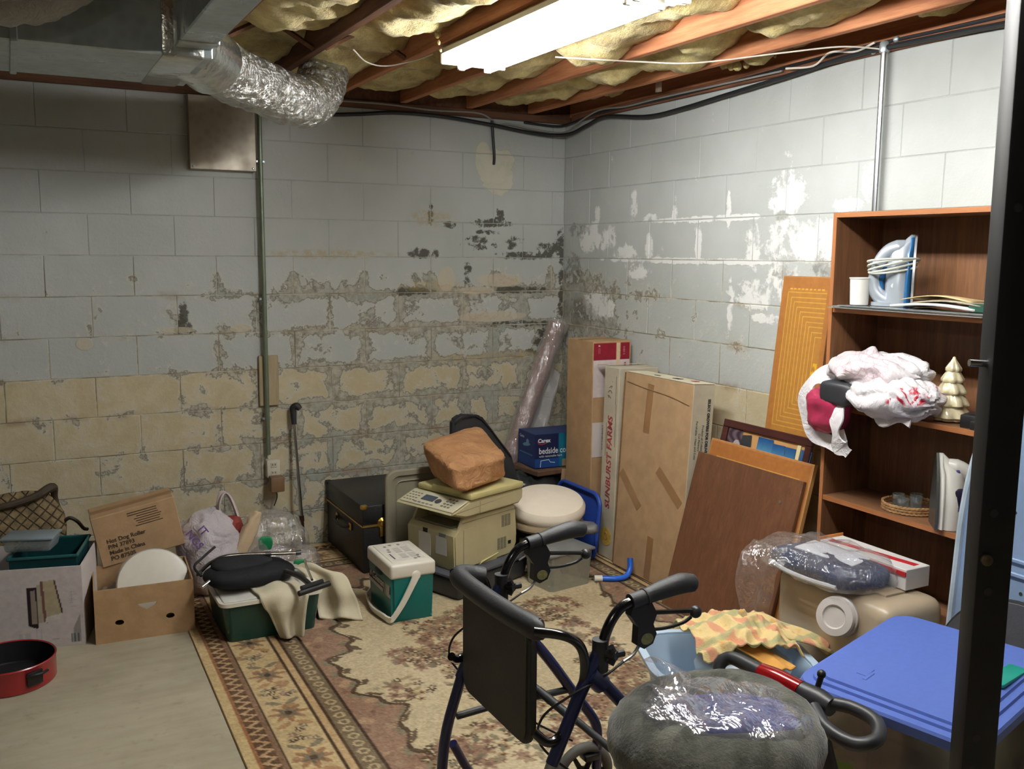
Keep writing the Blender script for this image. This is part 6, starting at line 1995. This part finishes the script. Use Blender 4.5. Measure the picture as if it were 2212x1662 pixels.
mb.grid(ringp, NU, NV, wrap=True)
def plush():
    m = Mat('grey_plush'); v = m.obj()
    n1 = m.noise(v, 6, 5, .6, .5); n2 = m.noise(v, 150, 3, .6); n3 = m.noise(v, 22, 4, .6)
    m.set('Base Color', m.mix((n1 * .6 + n3 * .4).smooth(.38, .62), C(66, 67, 60), C(100, 100, 91)))
    m.set('Roughness', 1.0); m.set('Specular IOR Level', .05); m.set('Sheen Weight', .5); m.set('Sheen Roughness', .4)
    m.bump(n2 * .6 + n3 * .6, .7, .006)
    return m.mat
mb.build('plush_ring', plush(), pl_, angle=180)
mb = MB(); mb.blob((0, 0, .05), (.13, .12, .045), 30, 14, .9, .012, 9, 6); mb.build('cushion_centre', pmat('dark_plush', C(60, 60, 58), 1.0, var=.2, spec=.05, sheen=.3), pl_)
bb2 = thing('bagged_garment', 'blue garment packed in glossy clear plastic on the grey plush cushion', 'bagged garment', (-1.752, -3.64, .628), .1)
mb = MB(); mb.blob((.02, -.02, .012), (.14, .10, .036), 44, 20, .8, .012, 9, 3, M=RZ(-.5)); mb.build('blue_garment', pmat('slate_blue_cloth', C(66, 74, 128), .85, var=.25, vscale=10), bb2)
M_filmg = film('glossy_clear_film', (.97, .97, 1, 1), .20, .11, 7, .8, .08, (.8, .8, .85, 1))
mb = MB(); mb.blob((.0, -.01, .018), (.18, .13, .042), 72, 34, .75, .022, 7, 21, M=RZ(-.5)); mb.build('bag_film', M_filmg, bb2, angle=80)
mb = drape([(-.05, .05, .05), (-.07, .10, .075), (-.06, .15, .075), (-.04, .19, .05)], .19, (.7, .7, .1), 9, .022, 36, 26, taper=lambda v: 1 - .25 * v); mb.build('bag_flap', M_filmg, bb2, angle=80)
mb = drape([(-.04, -.03, .05), (-.09, -.02, .075), (-.14, .0, .075), (-.19, .01, .05)], .15, (.1, 1, .0), 4, .02, 30, 20); mb.build('bag_flap', M_filmg, bb2, angle=80)

# ---------------------------------------------------------------- vacuum cleaner handle
vc_ = thing('vacuum_cleaner', 'upright vacuum with black loop handle and red grip section', 'vacuum cleaner', (-1.24, -3.42, .009))
def vw(*pts): return [Vector(p) - Vector((-1.24, -3.42, .009)) for p in pts]
M_vac = pmat('charcoal_plastic', C(40, 41, 44), .42, var=.1)
mb = MB(); mb.tube(vw((-1.345, -3.17, .44), (-1.332, -3.145, .48), (-1.308, -3.165, .505), (-1.302, -3.24, .508), (-1.302, -3.30, .508)), [.017, .018, .019, .021, .022], 14, smooth=6); mb.build('handle_tube', M_vac, vc_)
mb = MB(); mb.tube(vw((-1.302, -3.285, .508), (-1.298, -3.345, .510), (-1.288, -3.42, .507)), [.027, .031, .030], 18, smooth=5); mb.build('red_section', pmat('metallic_red', C(150, 14, 22), .18, .35, var=.06, coat=.6), vc_)
mb = MB(); mb.tube(vw((-1.288, -3.41, .507), (-1.274, -3.47, .502), (-1.27, -3.51, .50)), [.029, .032, .024], 16, smooth=5); mb.build('joint', M_vac, vc_)
mb = MB(); mb.tube(vw((-1.262, -3.45, .525), (-1.255, -3.455, .56)), .008, 10); mb.blob(vw((-1.255, -3.455, .565))[0], (.012, .012, .012), 12, 8, 1.0); mb.build('release_knob', M_black, vc_)
mb = MB(); mb.tube(vw((-1.268, -3.49, .505), (-1.240, -3.55, .51), (-1.245, -3.63, .51), (-1.295, -3.675, .497), (-1.345, -3.65, .488), (-1.348, -3.57, .49), (-1.312, -3.49, .50)), .0175, 14, smooth=8); mb.build('loop_grip', M_vac, vc_)
mb = MB(); mb.tube(vw((-1.275, -3.45, .49), (-1.235, -3.47, .34), (-1.20, -3.50, .16), (-1.19, -3.51, .09)), .021, 14, smooth=5); mb.build('wand', M_vac, vc_)
mb = MB(); mb.box(vw((-1.19, -3.53, .056))[0], (.22, .15, .09), .025, 3); mb.build('floor_head', M_vac, vc_)
# ---------------------------------------------------------------- black steel post
ps = thing('steel_post', 'black square steel post with chrome peg at the right edge', 'post', (-1.262, -3.905, 0), math.radians(-28))
M_post = pmat('black_powder_coat', C(16, 16, 17), .5, var=.1, spec=.4)
mb = MB(); mb.box((0, 0, 1.22), (.074, .06, 2.43), .004, 2); mb.build('post_tube', M_post, ps)
mb = MB(); mb.box((0, 0, .006), (.16, .16, .012), .003, 1); mb.build('base_plate', M_post, ps)
mb = MB(); mb.tube([(-.037, -.0, 1.432), (-.071, .0, 1.434)], .0075, 14); mb.build('chrome_peg', M_chrome, ps)
for z in (.62, .95, 1.12, 1.75):
    mb = MB(); mb.lathe([(.009, 0), (.009, .001), (0, .001)], 14, TR(-.01, -.0302, z) @ RX(PI / 2)); mb.build('bolt_hole', M_inkblk, ps)
mb = MB(); mb.lathe([(.012, 0), (.012, .008), (.006, .012), (0, .012)], 14, TR(-.02, -.03, 1.02) @ RX(PI / 2)); mb.build('lock_knob', pmat('dull_bronze', C(70, 58, 36), .5, .4), ps)

# ---------------------------------------------------------------- rollator walker
wk = thing('rollator_walker', 'folding rollator walker with dark blue frame and black grips in the foreground', 'walker', (-1.92, -3.17, 0))
WO = Vector((-1.92, -3.17, 0))
def wp(pts): return [Vector(p) - WO for p in pts]
M_wblue = pmat('midnight_blue_paint', C(26, 32, 76), .3, .2, var=.08, coat=.4)
M_alu = pmat('brushed_aluminium', C(170, 168, 162), .4, .9, var=.08)
M_gripr = pmat('grip_rubber', C(34, 35, 38), .55, var=.1, bump=.2, bscale=140)
M_tread = pmat('grey_tyre', C(96, 94, 88), .7, var=.1)
for y, sgn in ((-3.42, -1), (-2.92, 1)):
    def q(*p): return wp([(a, y + b * 1.0, c) for a, b, c in p])
    mb = MB(); mb.tube(q((-1.925, 0, .755), (-1.985, 0, .64), (-2.05, 0, .50)), .0155, 14); mb.build('upright_tube', M_wblue, wk)
    mb = MB(); mb.tube(q((-1.925, 0, .70), (-1.925, 0, .775)), .0195, 14); mb.build('clamp_collar', M_gripr, wk)
    if sgn < 0:
        mb = MB(); mb.tube(q((-2.045, 0, .51), (-2.12, 0, .34), (-2.20, 0, .15)), .0135, 12); mb.build('front_leg', M_alu, wk)
        fx = -2.21
    else:
        mb = MB(); mb.tube(q((-2.045, 0, .505), (-2.09, 0, .36), (-2.105, 0, .24), (-2.105, 0, .14)), .015, 12, smooth=4); mb.build('front_leg', M_wblue, wk)
        fx = -2.115
    mb = MB(); mb.tube(q((-1.925, 0, .74), (-1.905, 0, .80), (-1.875, 0, .838), (-1.84, 0, .851), (-1.80, 0, .855)), .0125, 14, smooth=6); mb.build('handle_tube', pmat('gloss_black_tube', C(18, 18, 20), .2, .3, coat=.6) if sgn < 0 else bpy.data.materials['gloss_black_tube'], wk)
    mb = MB(); mb.tube(q((-1.845, 0, .851), (-1.80, 0, .857)), .0185, 14); mb.build('lever_clamp', M_gripr, wk)
    mb = MB(); mb.tube(q((-1.805, 0, .856), (-1.795, 0, .858), (-1.75, 0, .866), (-1.70, 0, .872), (-1.665, 0, .868), (-1.655, 0, .866)), [.021, .019, .0225, .025, .022, .010], 16, smooth=5); mb.build('grip', M_gripr, wk)
    lv = MB()
    pol = [(-1.845, .842), (-1.79, .842), (-1.775, .815), (-1.785, .79), (-1.775, .765), (-1.785, .742), (-1.81, .733), (-1.83, .745), (-1.828, .79), (-1.85, .82)]
    lv.prism([(a + 1.92, c) for a, c in pol], -.012, .012, TR(0, y + 3.17, 0) @ RX(PI / 2)); lvo = lv.build('brake_housing', M_blk, wk)
    mb = MB(); mb.tube(q((-1.79, 0, .815), (-1.74, 0, .808), (-1.68, 0, .80), (-1.655, 0, .795)), .006, 8, smooth=4); mb.tube(q((-1.785, 0, .772), (-1.74, 0, .768), (-1.69, 0, .772), (-1.665, 0, .782)), .0045, 8, smooth=4); mb.build('brake_lever', M_blk, wk)
    mb = MB(); mb.blob(wp([(-1.652, y, .793)])[0], (.0155, .0155, .0155), 18, 12, 1.0); mb.build('lever_ball', M_blk, wk)
    mb = MB(); mb.lathe([(.017, -.001), (.017, .002), (0, .002)], 22, Matrix.Translation(wp([(-1.803, y - .012, .757)])[0]) @ RX(PI / 2) @ Matrix.Diagonal((1, .8, 1, 1))); mb.build('emblem', pmat('olive_emblem', C(120, 118, 74), .4, var=.2, vscale=120) if sgn < 0 else bpy.data.materials['olive_emblem'], wk)
    st = MB()
    for k in range(3):
        a = k * 2 * PI / 3
        st.tube(q((-1.905, -.03, .745), (-1.905 + .024 * math.cos(a), -.03, .745 + .024 * math.sin(a))), .0085, 8)
    st.tube(q((-1.92, -.01, .745), (-1.905, -.038, .745)), .011, 10); st.build('star_knob', M_blk, wk)
    mb = MB(); mb.tube(q((-1.815, -.004, .745), (-1.84, -.01, .725), (-1.87, -.014, .715)), .004, 7, smooth=4); mb.build('cable_ferrule', M_alu, wk)
    mb = MB(); mb.tube(q((-1.87, -.014, .715), (-1.93, -.018, .69), (-2.01, -.01, .66), (-2.06, .03, .60), (-2.05, .05, .52), (-1.95, .04, .42), (-1.80, .02, .30), (-1.68, .01, .22)), .0032, 6, smooth=6); mb.build('brake_cable', M_blk, wk)
    # rear leg with its wheel
    mb = MB(); mb.tube(q((-1.955, .0, .70), (-1.92, 0, .665)), .024, 12); mb.build('hinge_bracket', M_wblue, wk)
    mb = MB(); mb.tube(q((-1.945, 0, .70), (-1.80, 0, .535), (-1.68, 0, .37), (-1.61, 0, .27), (-1.598, 0, .20), (-1.60, 0, .12)), .0155, 14, smooth=5); mb.build('rear_leg', M_wblue, wk)
    for (cx, nm) in ((-1.645, 'rear_wheel'), (fx, 'front_wheel')):
        Mw = Matrix.Translation(wp([(cx, y, .1095)])[0]) @ RX(PI / 2)
        mb = MB(); mb.tube([(.085 * math.cos(a), .085 * math.sin(a), 0) for a in [2 * PI * k / 40 for k in range(40)]], .0155, 12, closed=True, M=Mw); wh = mb.build(nm, M_tread, wk)
        mb = MB(); mb.lathe([(.018, -.016), (.022, -.010), (.022, .010), (.018, .016)], 20, Mw)
        for k in range(6):
            a = k * PI / 3
            mb.tube([(.018 * math.cos(a), .018 * math.sin(a), 0), (.075 * math.cos(a), .075 * math.sin(a), 0)], [.009, .006], 8, M=Mw)
        mb.build('wheel_spokes', M_blk, wh)
        mb = MB(); mb.box((cx + .02 - WO.x, y - WO.y, .165), (.05, .042, .02), .005, 2); mb.build('wheel_fork', M_blk, wk)
    # seat rail loop and side brace
    mb = MB(); mb.tube(q((-2.085, .03 * sgn * -1, .812), (-2.02, 0, .800), (-1.978, 0, .765), (-1.966, 0, .71), (-1.978, 0, .645), (-2.00, 0, .60), (-2.03, 0, .562), (-2.062, 0, .556), (-2.085, -.02 * sgn, .575)), .0115, 12, smooth=6); mb.build('backrest_loop', bpy.data.materials['gloss_black_tube'], wk)
    mb = MB(); mb.tube(q((-2.06, 0, .39), (-1.95, 0, .395), (-1.70, 0, .39)), .010, 10); mb.build('side_brace', M_gripr, wk)
mb = MB(); mb.tube(wp([(-2.07, -2.915, .31), (-2.03, -2.90, .235), (-1.99, -2.88, .17)]), .0125, 12); mb.build('lower_strut', M_wblue, wk)
mb = MB(); mb.tube(wp([(-2.03, -2.90, .235), (-1.93, -2.86, .10)]), .010, 12); mb.build('strut_end', M_alu, wk)
mb = MB(); mb.tube(wp([(-2.0, -2.92, .60), (-2.0, -3.42, .60)]), .010, 12); mb.build('cross_bar', M_gripr, wk)
mb = MB(); mb.tube(wp([(-1.80, -2.92, .41), (-1.80, -3.42, .41)]), .010, 12); mb.build('cross_bar', M_gripr, wk)
mb = MB(); mb.tube(wp([(-1.985, -2.93, .782), (-2.03, -2.925, .792), (-2.066, -2.95, .800), (-2.078, -3.03, .802), (-2.078, -3.20, .803), (-2.066, -3.355, .805), (-2.055, -3.375, .806)]), [.024, .0265, .027, .0265, .0265, .027, .022], 18, smooth=7); mb.build('foam_backrest', M_gripr, wk)
mb = MB()
Pm = TR(*wp([(-2.035, -3.115, .628)])[0]) @ frame((0, 0, 0), (0, 1, 0), (0, 0, 1))
mb.prism(rrect(.375, .315, .05, 7), -.015, .015, Pm)
bmm = bmesh.new(); bmm.from_mesh(mb.mesh('t')); bmesh.ops.bevel(bmm, geom=[e for e in bmm.edges if e.calc_face_angle(0) > .9], offset=.010, segments=3, affect='EDGES')
mb = MB(); mb.bm(bmm); bmm.free(); mb.build('seat_panel', pmat('brown_black_vinyl', C(44, 42, 38), .62, var=.1, bump=.25, bscale=160), wk)
